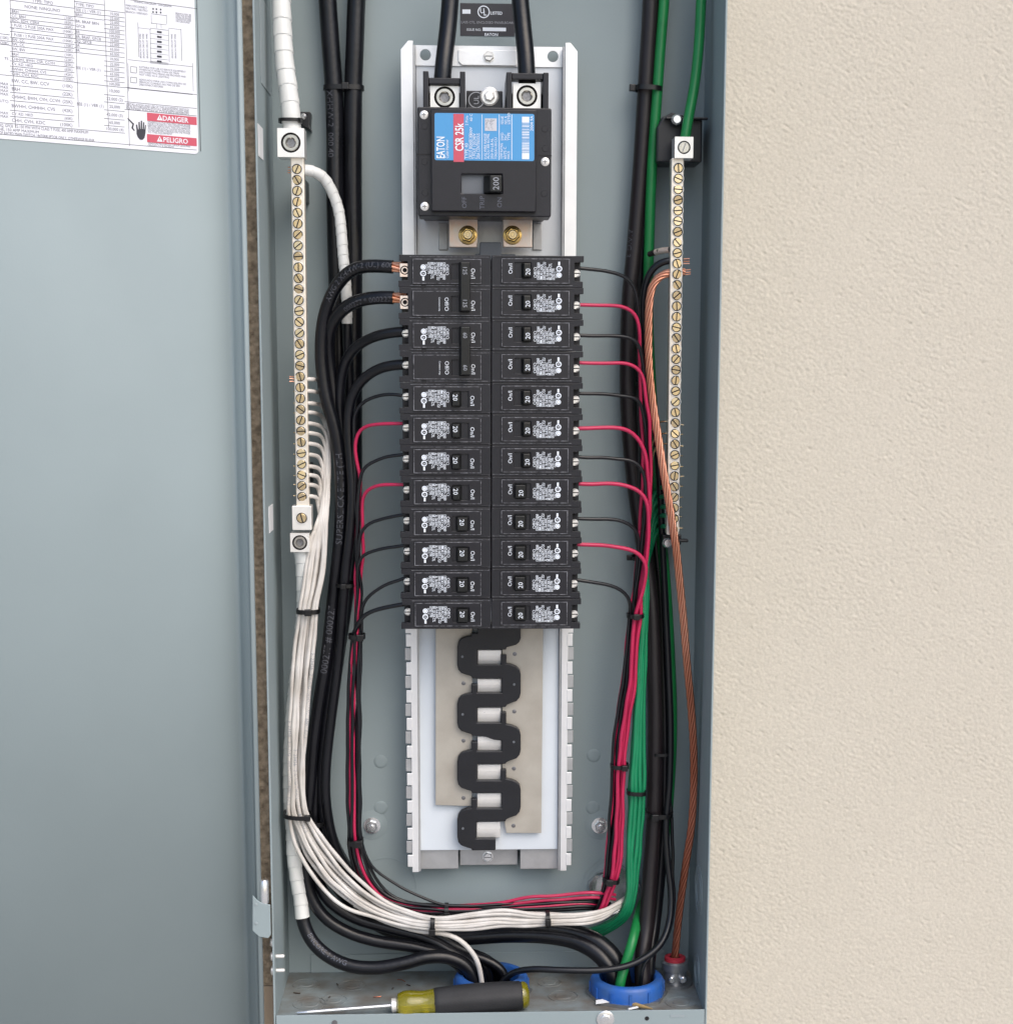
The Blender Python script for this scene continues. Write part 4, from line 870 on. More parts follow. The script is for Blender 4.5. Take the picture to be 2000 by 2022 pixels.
# -- left-hand feeders
fb, fbP, fbr = cable('feeder_cable', 'thick black feeder from the top left, left one of the tied pair', 'cable_black', [(643, -60, .092), (647, 0, .092), (653, 88, .092), (659, 170, .092), (662, 250, .092), (662, 340, .091), (664, 480, .09), (668, 620, .09), (672, 760, .09), (680, 900, .09), (684, 1000, .09), (680, 1100, .088), (670, 1180, .086), (652, 1290, .082), (638, 1390, .080), (626, 1480, .080), (620, 1560, .080), (626, 1640, .082), (654, 1720, .084), (704, 1790, .084), (770, 1835, .082), (850, 1851, .08), (920, 1850, .078), (1003, 1845, .075), (1086, 1848, .07), (1142, 1860, .064), (1180, 1882, .056), (1204, 1912, .05), (.1130, .047, ZF - .01), (.112, .047, ZF - .05)], 17.2, 'black feeder pair at top left', 18)
on_cable(fb, fbP, fbr, 178, 'XHHW-2  000.40', .0075, phi=-.5)
fc, fcP, fcr = cable('feeder_cable', 'thick black feeder from the top left, right one of the tied pair', 'cable_black', [(708, -60, .093), (704, 0, .093), (701, 88, .092), (698, 170, .092), (697, 340, .092), (698, 500, .092), (698, 700, .092), (698, 850, .092), (697, 1000, .092), (688, 1120, .09), (678, 1200, .088), (663, 1300, .085), (649, 1400, .083), (638, 1480, .082), (633, 1560, .083), (644, 1640, .085), (684, 1720, .087), (744, 1775, .087), (820, 1812, .085), (900, 1826, .082), (1003, 1828, .078), (1090, 1832, .074), (1150, 1846, .068), (1192, 1868, .06), (1220, 1902, .054), (.1200, .056, ZF - .01), (.120, .056, ZF - .05)], 17.2, 'black feeder pair at top left', 18)
# -- taped neutral service cable at the top left
def taped(name, label, pts, rpx, period=.0118, step=.0007, tape_until=None, group=None):
    P = W3(pts, 4, step); k = px2m(P[len(P) // 3]); r = rpx * k; cut = len(P)
    if tape_until is not None:
        def vv(p): q = RC @ (p - CP); return 1011 + CAM['sy'] - CAM['f'] * q.z / q.y
        cut = next(i for i in range(len(P)) if vv(P[i]) > tape_until)
    e = thing(name, label, 'cable', P[0] if tape_until is None else P[-1], group)
    def rf(s_, a):
        t = ((s_ + .0016 * math.cos(a) + .0008 * math.sin(s_ * 300)) / period) % 1
        return .97 + .085 * t + .006 * math.sin(a * 3 + s_ * 200)
    m = MB(); m.tube(P[:cut], r, 22, rf=rf); m.build('white_tape_wrap', 'white_tape', e, 18)
    if cut < len(P):
        m = MB(); m.tube(P[cut - 9::5] + [P[-1]], r * .96, 16); m.build('black_jacket', 'cable_black', e, 60)
    return e, P, r
taped('neutral_service_cable', 'thick neutral cable wrapped in white tape entering the upper left lug', [(554, -60, .062), (555.7, 0, .06), (558, 60, .058), (562, 120, .056), (568, 167, .054), (574, 215, .052), (577, 258, .052)], 18.6, .0135)
e, P, r = taped('neutral_loop_cable', 'white-taped cable end arching from the neutral bar over black feeders', [(600, 335, .052), (620, 339, .055), (640, 352, .06), (658, 383, .065), (669, 416, .068), (674, 455, .069), (678, 507, .070), (683, 559, .0715), (685, 598, .072), (686, 650, .073), (690, 750, .077), (694, 900, .079), (690, 1040, .079), (676, 1160, .078), (655, 1290, .076), (636, 1400, .074), (622, 1500, .073), (618, 1600, .074), (640, 1700, .076), (700, 1780, .078), (790, 1830, .075), (880, 1870, .07), (.0100, .064, -.43), (.0110, .062, ZF - .04)], 10.2, .0085, tape_until=639)
e, P, r = taped('lower_neutral_cable', 'white-taped neutral cable hanging from the lower left lug', [(593, 1086, .054), (597, 1100, .055), (600, 1150, .058), (600, 1206, .062), (592, 1290, .064), (580, 1400, .065), (574, 1500, .066), (575, 1600, .066), (579, 1640, .066), (580, 1680, .066), (586, 1730, .066), (594, 1775, .066), (600, 1822, .064), (618, 1860, .06), (650, 1889, .055), (692, 1907, .05), (742, 1911, .048), (794, 1903, .048), (846, 1890, .05), (890, 1892, .052), (925, 1912, .052), (-.012, .050, ZF - .006), (-.010, .050, ZF - .05)], 14.2, .0118, tape_until=1812)
cab, Pc, rc = e, P, r
on_cable(e, P, r * .97, 1845, 'ENCORE 1 AWG', .0062, 'print_dim', phi=.2)
# -- the four big conductors landing on the two-pole breakers
FE = [
 ('black feeder with copper strands landing on the top left breaker pole', [(776, 527, .030), (760, 526, .031), (739, 525, .034), (703, 529, .040), (677, 548, .046), (659, 574, .05), (646, 605, .053), (638, 636, .055), (634, 688, .056), (637, 740, .056), (645, 790, .056), (661, 845, .057), (671, 905, .058), (674, 980, .058), (671, 1063, .058), (664, 1130, .06), (656, 1200, .062), (646, 1290, .064), (631, 1381, .066), (620, 1459, .068), (614, 1536, .07), (606, 1620, .071), (602, 1700, .07), (612, 1765, .068), (642, 1812, .066), (690, 1842, .064), (742, 1858, .062), (820, 1870, .06), (880, 1888, .058), (-.021, .058, -.43), (-.018, .056, ZF - .05)], 12.3),
 ('black feeder with copper strands landing on the second left breaker pole', [(777, 588, .030), (760, 587, .031), (739, 588, .034), (703, 595, .040), (675, 613, .048), (656, 636, .053), (648, 675, .062), (650, 714, .066), (657, 766, .067), (666, 830, .067), (682, 915, .067), (687, 1000, .067), (681, 1091, .067), (675, 1150, .068), (666, 1230, .069), (653, 1330, .071), (640, 1430, .073), (630, 1520, .074), (621, 1600, .075), (616, 1670, .075), (622, 1722, .074), (647, 1775, .073), (700, 1812, .072), (768, 1832, .07), (846, 1853, .066), (900, 1885, .062), (-.011, .066, -.43), (-.010, .064, ZF - .05)], 12.3),
 ('black cable feeding the upper pole of the 60 amp breaker', [(800, 655, .028), (780, 656, .029), (752, 661, .035), (721, 673, .045), (695, 693, .054), (680, 719, .060), (673, 753, .063), (671, 800, .064), (677, 860, .064), (690, 930, .062), (693, 1010, .060), (688, 1090, .060), (681, 1160, .062), (671, 1240, .064), (659, 1330, .066), (645, 1430, .068), (637, 1520, .069), (637, 1590, .07), (652, 1675, .074), (690, 1742, .076), (745, 1792, .076), (810, 1826, .074), (880, 1862, .068), (-.004, .072, -.43), (-.002, .070, ZF - .05)], 9.8),
 ('black cable feeding the lower pole of the 60 amp breaker', [(800, 720, .028), (782, 720, .029), (759, 724, .034), (731, 737, .042), (708, 758, .048), (695, 781, .051), (689, 815, .052), (688, 854, .052), (694, 924, .051), (697, 979, .050), (691, 1063, .050), (684, 1119, .052), (679, 1175, .054), (674, 1250, .058), (666, 1330, .061), (653, 1430, .063), (644, 1520, .065), (645, 1590, .067), (666, 1680, .072), (710, 1745, .074), (770, 1795, .074), (840, 1832, .072), (905, 1872, .066), (.004, .076, -.43), (.005, .074, ZF - .05)], 9.8)]
for k, (lab_, pts, rpx) in enumerate(FE):
    o, P, r = cable('branch_feeder', lab_, 'cable_black', pts, rpx, 'feeders of the two-pole breakers', 16)
    if k == 0:
        on_cable(o, P, r, .085, 'AWG 2 XHHW-2 (UL) 600V', .0062, phi=-.25, rev=True)
        on_cable(o, P, r, 1070, 'SUPERSLICK ELITE (TH', .0078, 'print_faint', phi=-.1, rev=True); on_cable(o, P, r, 1330, '000277 # 000227', .0084, 'print_faint', phi=-.1, rev=True)
    if k == 1: on_cable(o, P, r, .055, '000277 * 000227', .0062, phi=.25, rev=True)
    if k < 2:
        m = MB(); a = P[0]; d = (P[0] - P[4]).normalized()
        for i in range(7):
            t = 2 * math.pi * i / 6; rr_ = 0 if i == 6 else r * .58; off = Vector((0, math.cos(t) * rr_, math.sin(t) * rr_)); tw = Vector((0, math.cos(t + .9) * rr_, math.sin(t + .9) * rr_))
            m.tube([a - d * .002 + off, a + d * .004 + off.lerp(tw, .5), a + d * .0115 + tw], r * .27, 8)
        sub(o, m, 'copper_strands', 'copper', 50)
# -- bundles: every wire is led along its own lane between the two edges of the bundle
def lane(edges, f, seed=0, wob=.06):
    out = []
    rnd = random.Random(seed); ph = rnd.uniform(0, 6)
    for i, (l, u, y) in enumerate(edges):
        g = min(max(f + wob * math.sin(ph + i * .9), .02), .98); out.append((l[0] + (u[0] - l[0]) * g, l[1] + (u[1] - l[1]) * g, y))
    return out
def hz(y, a, b, Y): return ((a, y), (b, y), Y)
# white neutrals
WE = [hz(1100, 604, 646, .050), hz(1150, 599, 637, .047), hz(1206, 593, 625, .044), hz(1270, 583, 622, .045), hz(1330, 576, 616, .046), hz(1460, 568, 606, .048), hz(1550, 568, 602, .049), ((568, 1604), (609, 1610), .049), ((582, 1640), (621, 1632), .049), ((604, 1692), (648, 1668), .05), ((640, 1744), (682, 1708), .05), ((690, 1788), (726, 1750), .05), ((744, 1817), (770, 1781), .049), ((796, 1831), (818, 1801), .046), ((852, 1835), (856, 1811), .042), ((905, 1836), (902, 1808), .042), ((980, 1830), (980, 1797), .043), ((1030, 1829), (1030, 1801), .043), ((1081, 1826), (1081, 1805), .043), ((1140, 1826), (1140, 1804), .045), ((1186, 1818), (1186, 1798), .050), ((1212, 1801), (1214, 1785), .060), ((1226, 1788), (1234, 1774), .074), ((1238, 1772), (1246, 1760), .092)]
wy = [749, 772, 796, 814.6, 836, 855, 876, 897.6, 920.8, 938, 957, 979.5]
lanes = [.90, .72, .95, .55, .80, .62, .42, .30, .48, .16, .28, .05]
layer = [.006, .006, 0, .006, 0, .003, .006, 0, 0, .006, 0, .001]
for k in range(12):
    y = wy[k]; f = lanes[k]; xt = [640, 640, 641, 642, 641, 640, 639, 636, 636, 634, 632, 629][k]; yb_ = .078 if k < 4 else .074 - .0012 * k
    pts = [(606, y, .0515), (614, y - .5, .0515), (626, y + (1 if k < 4 else 2), (.0515 + yb_) / 2), (xt - 3, y + 6, yb_), (xt + 2 + 6 * (f - .4), y + 26, yb_), (642 + 14 * (f - .5), max(y + 60, 985), min(.058, yb_)), (632 + 22 * (f - .5), 1045, .051)]
    ln = lane(WE, f, k)
    if k == 11: ln = [(a - (7 if 1620 < b < 1800 and a < 760 else 0), b + (7 if 1620 < b < 1800 and a < 760 else 0), d_) for a, b, d_ in ln]
    pts += [(a, b, c + layer[k]) for a, b, c in ln]
    o, P, r = cable('neutral_wire', 'white wire from %s occupied hole of the left neutral bar' % (['the first', 'the second', 'the third', 'the fourth', 'the fifth', 'the sixth', 'the seventh', 'the eighth', 'the ninth', 'the tenth', 'the eleventh', 'the twelfth'][k]), 'wire_white', pts, 4.0, 'white neutral wires', 10, 'wire')
    if k in (11, 6, 2, 8): on_cable(o, P, r, {6: 1330, 11: 1420, 2: 1290, 8: 1480}[k], 'E123456 12 AWG THHN VW-1 600V (UL)', .0042, 'print_grey', phi=.1)
    if k == 9: on_cable(o, P, r, 1772, '12 AWG THWN-2 OR THHN 600 VOLTS', .0042, 'print_grey', phi=.1)
cable('neutral_wire', 'single white wire curving from the tied bundle into the left conduit', 'wire_white', [(700, 1786, .056), (770, 1823, .054), (825, 1838, .050), (858, 1841, .047), (899, 1849, .045), (925, 1870, .044), (943, 1896, .044), (950, 1928, .046), (-.0075, .046, ZF - .03)], 5.0, None, 12, 'wire')
# thin black and red wires, left column
LE = [hz(1175, 699, 718, .052), hz(1257, 694, 716, .050), hz(1330, 688, 714, .051), hz(1430, 686, 715, .052), hz(1560, 687, 714, .053), hz(1660, 690, 714, .054), ((694, 1704), (724, 1694), .058), ((708, 1746), (742, 1732), .061), ((742, 1782), (768, 1762), .062), ((802, 1799), (806, 1778), .061), ((876, 1803), (878, 1786), .058), ((980, 1801), (980, 1787), .058), ((1060, 1799), (1060, 1783), .058), ((1110, 1797), (1110, 1778), .058), ((1165, 1796), (1168, 1776), .062), ((1195, 1800), (1205, 1782), .072)]
def LW(i, colr, pts, f, dy=0, skip=0):
    nm = 'red' if colr == 'wire_red' else 'black'
    E_ = [(a, b, c + dy) for a, b, c in lane(LE[skip:], f, 40 + i)]
    cable('branch_wire', 'thin %s wire leaving the %s breaker row of the left column' % (nm, ORD[i]), colr, pts + E_, 3.3 if i < 11 else 4.2, 'left-hand branch wires', 10, 'wire')
LW(4, 'wire_black', [(800, 782, .0285), (785, 780, .029), (759, 779.6, .034), (731, 785, .040), (710, 798, .044), (701, 817, .046), (699, 856, .046), (700, 950, .046), (706, 1050, .048)], .55, .004)
LW(5, 'wire_red', [(800, 836, .0285), (780, 836, .029), (743, 836, .034), (718, 842, .039), (705, 856, .042), (702, 882, .043), (707, 923, .044), (711, 951, .045), (708, 1007, .047), (705, 1077, .048), (702, 1130, .049)], .22, .001)
LW(6, 'wire_black', [(800, 897, .0285), (785, 899, .029), (759, 903, .034), (732, 912, .038), (716, 926, .040), (710, 946, .041), (708, 980, .041), (705, 1035, .042), (704, 1100, .045)], .62, .001)
LW(7, 'wire_red', [(800, 957, .0285), (780, 957, .029), (748, 958.5, .034), (724, 967, .039), (714, 982, .042), (714, 1007, .044), (717, 1091, .047)], .48, -.001)
LW(8, 'wire_black', [(800, 1016, .0285), (785, 1018, .029), (759, 1023, .034), (732, 1032, .038), (716, 1046, .040), (709, 1069, .042), (707, 1110, .044)], .78, -.001)
LW(9, 'wire_black', [(800, 1077, .0285), (785, 1079, .029), (759, 1083, .034), (726, 1091, .038), (712, 1102, .040), (707, 1120, .042)], .34, -.002)
LW(10, 'wire_black', [(800, 1141, .0285), (785, 1147, .029), (759, 1155.6, .034), (732, 1172, .038), (717, 1189, .042), (713, 1208, .044)], .92, 0, 1)
LW(11, 'wire_black', [(798, 1193, .0285), (785, 1195, .029), (759, 1199, .033), (732, 1208, .037), (716, 1220, .040), (706, 1236, .043)], .08, .001, 1)
cable('branch_wire', 'stray thin black wire sweeping right from the lower left tie', 'wire_black', [(708, 1560, .058), (711, 1640, .058), (718, 1680, .056), (742, 1718, .057), (794, 1752, .058), (850, 1779, .057), (885, 1788, .055), (980, 1786, .056), (1060, 1783, .060), (1150, 1788, .07)], 2.8, None, 10, 'wire')
for k, (v0, v1, yy_) in enumerate(((1782, 1763, .055), (1790, 1772, .057))):
    cable('branch_wire', ['upper', 'lower'][k] + ' of two red wires running level under the chassis at lower right', 'wire_red', [(900, v0 + 7, .062), (984, v0, .058), (1050, (v0 + v1) / 2 - 1, yy_), (1114, v1 + 4, yy_), (1184, v1, yy_), (1214, v1 + 4, yy_ + .012)], 3.3, 'red wires at the bottom', 10, 'wire')
# thin black and red wires, right column
RE = [hz(1214, 1241, 1267, .050), hz(1251, 1238, 1261, .050), hz(1347, 1229, 1255, .051), hz(1418, 1217, 1247, .052), hz(1490, 1209, 1237, .053), hz(1515, 1209, 1236, .053), hz(1600, 1203, 1232, .055), hz(1683, 1197, 1227, .056), hz(1736, 1193, 1217, .056), ((1188, 1764), (1209, 1760), .057), ((1178, 1796), (1198, 1786), .060), ((1165, 1815), (1185, 1812), .064)]
RWs = [
 (0, 'wire_black', [(1139, 529, .0285), (1155, 531, .029), (1194, 536, .034), (1221, 540, .038), (1240, 548, .041), (1252, 562, .043), (1258, 590, .045), (1260, 660, .056), (1262, 760, .060), (1262, 900, .062), (1262, 1050, .060), (1256, 1150, .056)], .12, .005),
 (1, 'wire_red', [(1139, 602, .0285), (1160, 602, .029), (1194, 603, .034), (1226, 605, .039), (1247, 614, .042), (1259, 629, .044), (1263, 654, .045), (1262, 700, .053), (1266, 800, .056), (1268, 920, .058), (1262, 1050, .058), (1254, 1150, .054)], .06, .001),
 (2, 'wire_black', [(1139, 662, .0285), (1160, 663, .029), (1226, 664, .038), (1249, 668, .041), (1262, 679, .043), (1268, 700, .046), (1272, 780, .055), (1276, 900, .057), (1272, 1030, .056), (1262, 1150, .053)], .30, .004),
 (3, 'wire_red', [(1139, 716, .0285), (1160, 717, .029), (1226, 718, .038), (1249, 721, .041), (1263, 730, .043), (1270, 748, .044), (1276, 790, .045), (1281, 824, .047), (1285, 900, .050), (1283, 1000, .051), (1274, 1100, .051), (1262, 1170, .050)], .62, .002),
 (4, 'wire_black', [(1139, 777, .0285), (1160, 778, .029), (1226, 780, .038), (1249, 783, .041), (1263, 793, .044), (1270, 815, .048), (1276, 880, .054), (1276, 1000, .055), (1264, 1130, .053)], .40, .005),
 (5, 'wire_red', [(1139, 846, .0285), (1160, 846, .029), (1228, 847, .037), (1251, 856, .040), (1266, 872, .042), (1273, 893, .043), (1279, 937, .045), (1281, 1000, .047), (1275, 1090, .049), (1264, 1170, .048)], .76, 0),
 (6, 'wire_black', [(1139, 902, .0285), (1160, 904, .029), (1217, 905, .036), (1251, 911, .039), (1267, 924, .041), (1273, 942, .042), (1274, 965, .043), (1270, 1050, .048), (1258, 1150, .050)], .20, .002),
 (7, 'wire_red', [(1139, 955, .0285), (1160, 956, .029), (1217, 957, .036), (1251, 964, .039), (1271, 978, .041), (1279, 998, .041), (1281, 1028, .042), (1276, 1100, .045), (1266, 1170, .047)], .90, -.001),
 (8, 'wire_black', [(1139, 1024, .0285), (1160, 1025, .029), (1217, 1026, .036), (1240, 1032, .039), (1257, 1047, .043), (1260, 1080, .049), (1254, 1150, .052)], .34, .001),
 (9, 'wire_red', [(1139, 1075, .0285), (1160, 1076, .029), (1217, 1079, .035), (1251, 1087, .038), (1270, 1101, .040), (1275, 1119, .041), (1271, 1153, .043)], .52, -.004),
 (10, 'wire_black', [(1139, 1145, .0285), (1160, 1148, .029), (1194, 1155, .034), (1224, 1164, .038), (1240, 1178, .041), (1246, 1199, .044)], .04, .0)]
for i, cl, pts, f, dy in RWs:
    E_ = [(a, b, c + dy) for a, b, c in lane(RE, f, 80 + i)]
    cable('branch_wire', 'thin %s wire leaving the %s breaker of the right column' % ('red' if cl == 'wire_red' else 'black', ORD[i]), cl, pts + E_, 4.0 if i in (5, 7, 9) else 3.5, 'right-hand branch wires', 10, 'wire')
# green grounding wires
GE = [hz(1180, 1269, 1279, .060), hz(1251, 1264, 1275, .058), hz(1320, 1258, 1273, .057), hz(1394, 1252, 1272, .056), hz(1490, 1247, 1271, .056), hz(1565, 1242, 1270, .056), hz(1640, 1238, 1266, .057), hz(1690, 1236, 1262, .058), hz(1750, 1237, 1256, .060), ((1231, 1786), (1249, 1792), .063), ((1220, 1806), (1238, 1814), .070), ((1190, 1826), (1206, 1838), .082), ((1150, 1838), (1160, 1856), .094)]
for k, (y, f, dy) in enumerate(((962, .95, .004), (980, .12, .003), (1000, .70, 0), (1018.6, .45, -.001), (1039, .22, -.001))):
    pts = [(1322, y, .055), (1313, y, .060), (1303, y + 2, .076), (1293, y + 14, .082), (1284, y + 50, .080), (1276, 1120, .065)]
    cable('grounding_wire', 'green wire from the %s green-wired hole of the grounding bar' % ['topmost', 'second', 'third', 'fourth', 'lowest'][k], 'wire_green', pts + [(a, b, c + dy) for a, b, c in lane(GE, f, 120 + k, .03)], 4.6, 'thin green grounding wires', 10, 'wire')
# larger cables on the right
rb, P, r = cable('feeder_cable', 'thick brownish black cable running down the right side', 'cable_brown', [(1285, -60, .090), (1285, 0, .090), (1275, 175, .090), (1264, 350, .090), (1252, 500, .090), (1244, 580, .090), (1240, 680, .090), (1240, 790, .090), (1247, 900, .090), (1262, 1020, .088), (1278, 1120, .084), (1287, 1200, .080), (1292, 1330, .076), (1294, 1418, .074), (1293, 1520, .073), (1290, 1640, .072), (1284, 1720, .07), (1276, 1830, .062), (1268, 1890, .052), (.1345, .0440, ZF - .005), (.133, .044, ZF - .05)], 16, None, 18)
on_cable(rb, P, r, 455, 'AWG 3', .0075, phi=-.75)
cable('feeder_cable', 'black cable tucked behind the brownish cable, right side', 'cable_black', [(1296, -60, .099), (1297, 0, .099), (1286, 175, .099), (1276, 350, .099), (1266, 500, .099), (1262, 600, .099), (1264, 740, .098), (1272, 880, .097), (1288, 1020, .096), (1302, 1150, .092), (1308, 1300, .086), (1312, 1418, .080), (1313, 1520, .078), (1310, 1640, .077), (1304, 1720, .076), (1294, 1820, .070), (1284, 1890, .056), (.1400, .052, ZF - .005), (.138, .052, ZF - .05)], 11, None, 14)
cable('grounding_cable', 'green cable running down beside the brownish black cable, right side', 'cable_green', [(1314, -60, .086), (1311, 0, .086), (1304, 90, .085), (1298, 175, .084), (1286, 350, .083), (1282, 470, .083), (1280, 540, .084), (1280, 640, .090), (1288, 800, .092), (1300, 1000, .090), (1314, 1150, .083), (1323, 1300, .079), (1327, 1420, .081), (1324, 1520, .087), (1314, 1640, .090), (1296, 1730, .092), (1274, 1772, .090), (1262, 1800, .080), (1256, 1828, .062), (1248, 1860, .048), (1236, 1900, .044), (.113, .0385, -.432), (.111, .038, ZF - .04)], 10, None, 14)
cable('grounding_cable', 'green cable entering the lug of the grounding bar from above', 'cable_green', [(1386, -60, .066), (1384, 0, .064), (1379, 95, .06), (1370, 175, .056), (1361, 222, .053), (1354, 262, .051), (1352, 275, .051)], 10.2, None, 16)
cable('bonding_wire', 'black wire arching off the grounding bar and looping along the bottom', 'wire_black', [(1330, 514, .054), (1318, 515, .054), (1304, 518, .055), (1287, 531, .057), (1275, 558, .059), (1270, 597, .061), (1272, 665, .064), (1281, 760, .068), (1293, 850, .070), (1302, 950, .072), (1308, 1080, .072), (1314, 1200, .072), (1320, 1330, .070), (1324, 1450, .068), (1321, 1560, .066), (1315, 1620, .064), (1315, 1655, .062), (1319, 1711, .058), (1325, 1766, .053), (1321, 1822, .046), (1303, 1866, .038), (1253, 1902, .032), (1197, 1915, .030), (1114, 1916, .032), (1045, 1914, .038), (1005, 1925, .045), (.004, .050, ZF - .002), (.001, .052, ZF - .04)], 6.6, None, 12, 'wire')
cable('bonding_wire', 'thin black wire dropping beside the copper conductor at lower right', 'wire_black', [(1307, 1500, .078), (1322, 1560, .074), (1326, 1620, .070), (1328, 1700, .066), (1330, 1766, .060), (1324, 1830, .052), (1306, 1868, .046), (1270, 1905, .040), (.131, .040, ZF - .005)], 3.6, None, 10, 'wire')
o, P, r = cable('taped_stub', 'short brown taped stub entering the grounding bar near its top', 'cable_brown', [(1282, 502, .072), (1294, 498, .064), (1308, 494, .057), (1322, 493, .053)], 5.6, None, 12, 'wire')
m = MB(); m.tube([P[-5], P[-3], P[-1]], r * 1.08, 12); sub(o, m, 'tape_band', 'copper_tab')
# bare stranded copper conductor
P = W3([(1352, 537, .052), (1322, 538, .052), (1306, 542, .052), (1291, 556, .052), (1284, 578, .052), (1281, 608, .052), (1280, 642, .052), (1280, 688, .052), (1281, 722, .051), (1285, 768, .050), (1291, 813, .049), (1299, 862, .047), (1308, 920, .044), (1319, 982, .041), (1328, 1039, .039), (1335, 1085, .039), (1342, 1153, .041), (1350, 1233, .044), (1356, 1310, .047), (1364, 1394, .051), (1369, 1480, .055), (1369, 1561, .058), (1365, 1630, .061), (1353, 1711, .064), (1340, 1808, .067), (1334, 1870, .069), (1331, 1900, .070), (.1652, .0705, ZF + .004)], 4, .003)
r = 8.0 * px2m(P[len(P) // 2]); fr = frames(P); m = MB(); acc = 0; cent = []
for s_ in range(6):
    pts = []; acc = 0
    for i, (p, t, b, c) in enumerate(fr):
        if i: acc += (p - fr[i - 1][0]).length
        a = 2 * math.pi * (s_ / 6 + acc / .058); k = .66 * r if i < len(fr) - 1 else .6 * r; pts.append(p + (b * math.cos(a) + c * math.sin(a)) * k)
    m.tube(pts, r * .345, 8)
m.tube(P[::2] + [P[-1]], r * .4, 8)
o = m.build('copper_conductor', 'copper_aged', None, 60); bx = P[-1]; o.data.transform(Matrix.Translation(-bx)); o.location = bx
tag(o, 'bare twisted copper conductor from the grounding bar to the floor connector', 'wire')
# cut wire tips poking out beyond the bars
def tips(bar_, xy, dx, n_st, mt, nm='wire_tip'):
    for (u, v, L_) in xy:
        m = MB(); p = U(u, v, .052); k = px2m(p)
        for j in range(n_st):
            z = (j - (n_st - 1) / 2) * 4.5 * k; m.tube([p + Vector((0, 0, z)), p + Vector((dx * L_ * k, -.001, z + random.uniform(-1.5, 1.5) * k))], 1.15 * k, 6)
        sub(bar_, m, nm, mt)
tips(gb, [(1349, 516, 12), (1349, 538, 14)], 1, 3, 'copper')
tips(gb, [(1341, 838, 9), (1341, 858, 7), (1341, 880, 8), (1341, 900, 7), (1340, 922, 8), (1340, 941, 10), (1340, 960, 8), (1340, 982, 8), (1339, 1002, 7), (1339, 1021, 7), (1339, 1043, 9)], 1, 1, 'screw_brass')
tips(nb, [(588, 749, 16), (582, 336, 13)], -1, 3, 'copper')
tips(nb, [(589, y, 9) for y in wy[1:]], -1, 1, 'screw_brass')
for (u, v) in ((1300, 832), (1303, 855), (1305, 876)):
    cable('grounding_wire', 'bare wire into the grounding bar, %s of three behind the twisted copper' % {832: 'top', 855: 'middle', 876: 'lowest'}[v], 'screw_brass', [(1324, v, .053), (1310, v + .5, .054), (u - 4, v + 2, .058), (u - 14, v + 14, .064), (u - 20, v + 50, .070)], 1.8, 'bare grounding wires', 8, 'wire')
a = rect(594, 221, 614, 258, .094); e = thing('tie_mount', 'black tie mount stuck behind the white-taped cable at upper left', 'tie mount', ((a[0] + a[1]) / 2, D, a[2]))
m = MB(); m.prism([(a[0] - .004, a[3]), (a[1], a[3]), (a[1] - .001, a[2] + .004), (a[1], a[2]), (a[0] - .004, a[2] + .006)], .092, D - .0002); m.build('pad', 'black_plastic', e, None, .0008)
p = U(599, 230, .0918); m = MB(); m.lathe([(.0026, 0), (.0026, .001), (.0016, .0018)], p, (0, -1, 0), 16); m.build('screw', 'chrome', e, 35)
# ================================================================== CABLE TIES
def tie(label, u, v, hw, Y, hd, ang=0, hpx=5.5, head=None, tail=0, th=.0010):
    # hw: half width in photo px, hd: half depth in m, ang: tilt of the bundle axis from vertical (deg, clockwise in view)
    p = U(u, v, Y); k = px2m(p); a = hw * k; e = thing('cable_tie', label, 'cable tie', p, 'black cable ties')
    c, s_ = math.cos(R(ang)), math.sin(R(ang)); X = Vector((c, 0, -s_)); Z = Vector((s_, 0, c)); Yv = Vector((0, 1, 0)); h = hpx * k / 2
    def lp_(ra, rb, zz):
        out = []
        for i in range(32):
            t = 2 * math.pi * i / 32; ct, st = math.cos(t), math.sin(t); ex = .72
            out.append(p + X * (ra * math.copysign(abs(ct) ** ex, ct)) + Yv * (rb * math.copysign(abs(st) ** ex, st)) + Z * zz)
        return out
    m = MB(); L_ = [lp_(a, hd, -h), lp_(a + th, hd + th, -h), lp_(a + th, hd + th, h), lp_(a, hd, h)]; m.loops(L_ + [L_[0]]); m.build('strap', 'tie_black', e, 40)
    if head is not None:
        x = a * head; y = -hd * max(0, 1 - abs(head) ** 2.6) ** .5 - th if abs(head) < .98 else 0
        m = MB(); s2 = h * 1.45; o_ = p + X * (x + (math.copysign(s2, head) if abs(head) >= .98 else 0)) + Yv * (y - .001)
        w = s2 * 1.05
        V = [o_ + X * i * w + Yv * j * .0022 + Z * q * s2 for i in (-1, 1) for j in (-1, 1) for q in (-1, 1)]
        m.add(V, [(0, 1, 3, 2), (4, 6, 7, 5), (0, 4, 5, 1), (2, 3, 7, 6), (0, 2, 6, 4), (1, 5, 7, 3)])
        if tail:
            q = [o_ + X * i * h * .8 + Z * (s2 * .5 * math.copysign(1, tail)) + Yv * j * .0006 for i in (-1, 1) for j in (-1, 1)] + [o_ + X * (i * h * .7) + Yv * (j * .0006 - .002) + Z * (tail * k) for i in (-1, 1) for j in (-1, 1)]
            m.add(q, [(0, 1, 3, 2), (4, 6, 7, 5), (0, 1, 5, 4), (2, 3, 7, 6), (0, 2, 6, 4), (1, 5, 7, 3)])
        m.build('head', 'tie_black', e, None, .0006)
    return e
tie('black tie round the feeder pair at top left', 679, 174, 38, .092, .0082, 0, 9, .12)
tie('black tie under the white-taped cable above the neutral lug', 574, 239, 21, .052, .0095, 0, 6.5, .97)
tie('black tie round brownish cable and green cable at top right', 1280, 176, 25, .088, .011, 3, 9, -1)
tie('black tie round the white wires below the neutral lugs', 609, 1206, 21, .048, .009, 0, 9, .1)
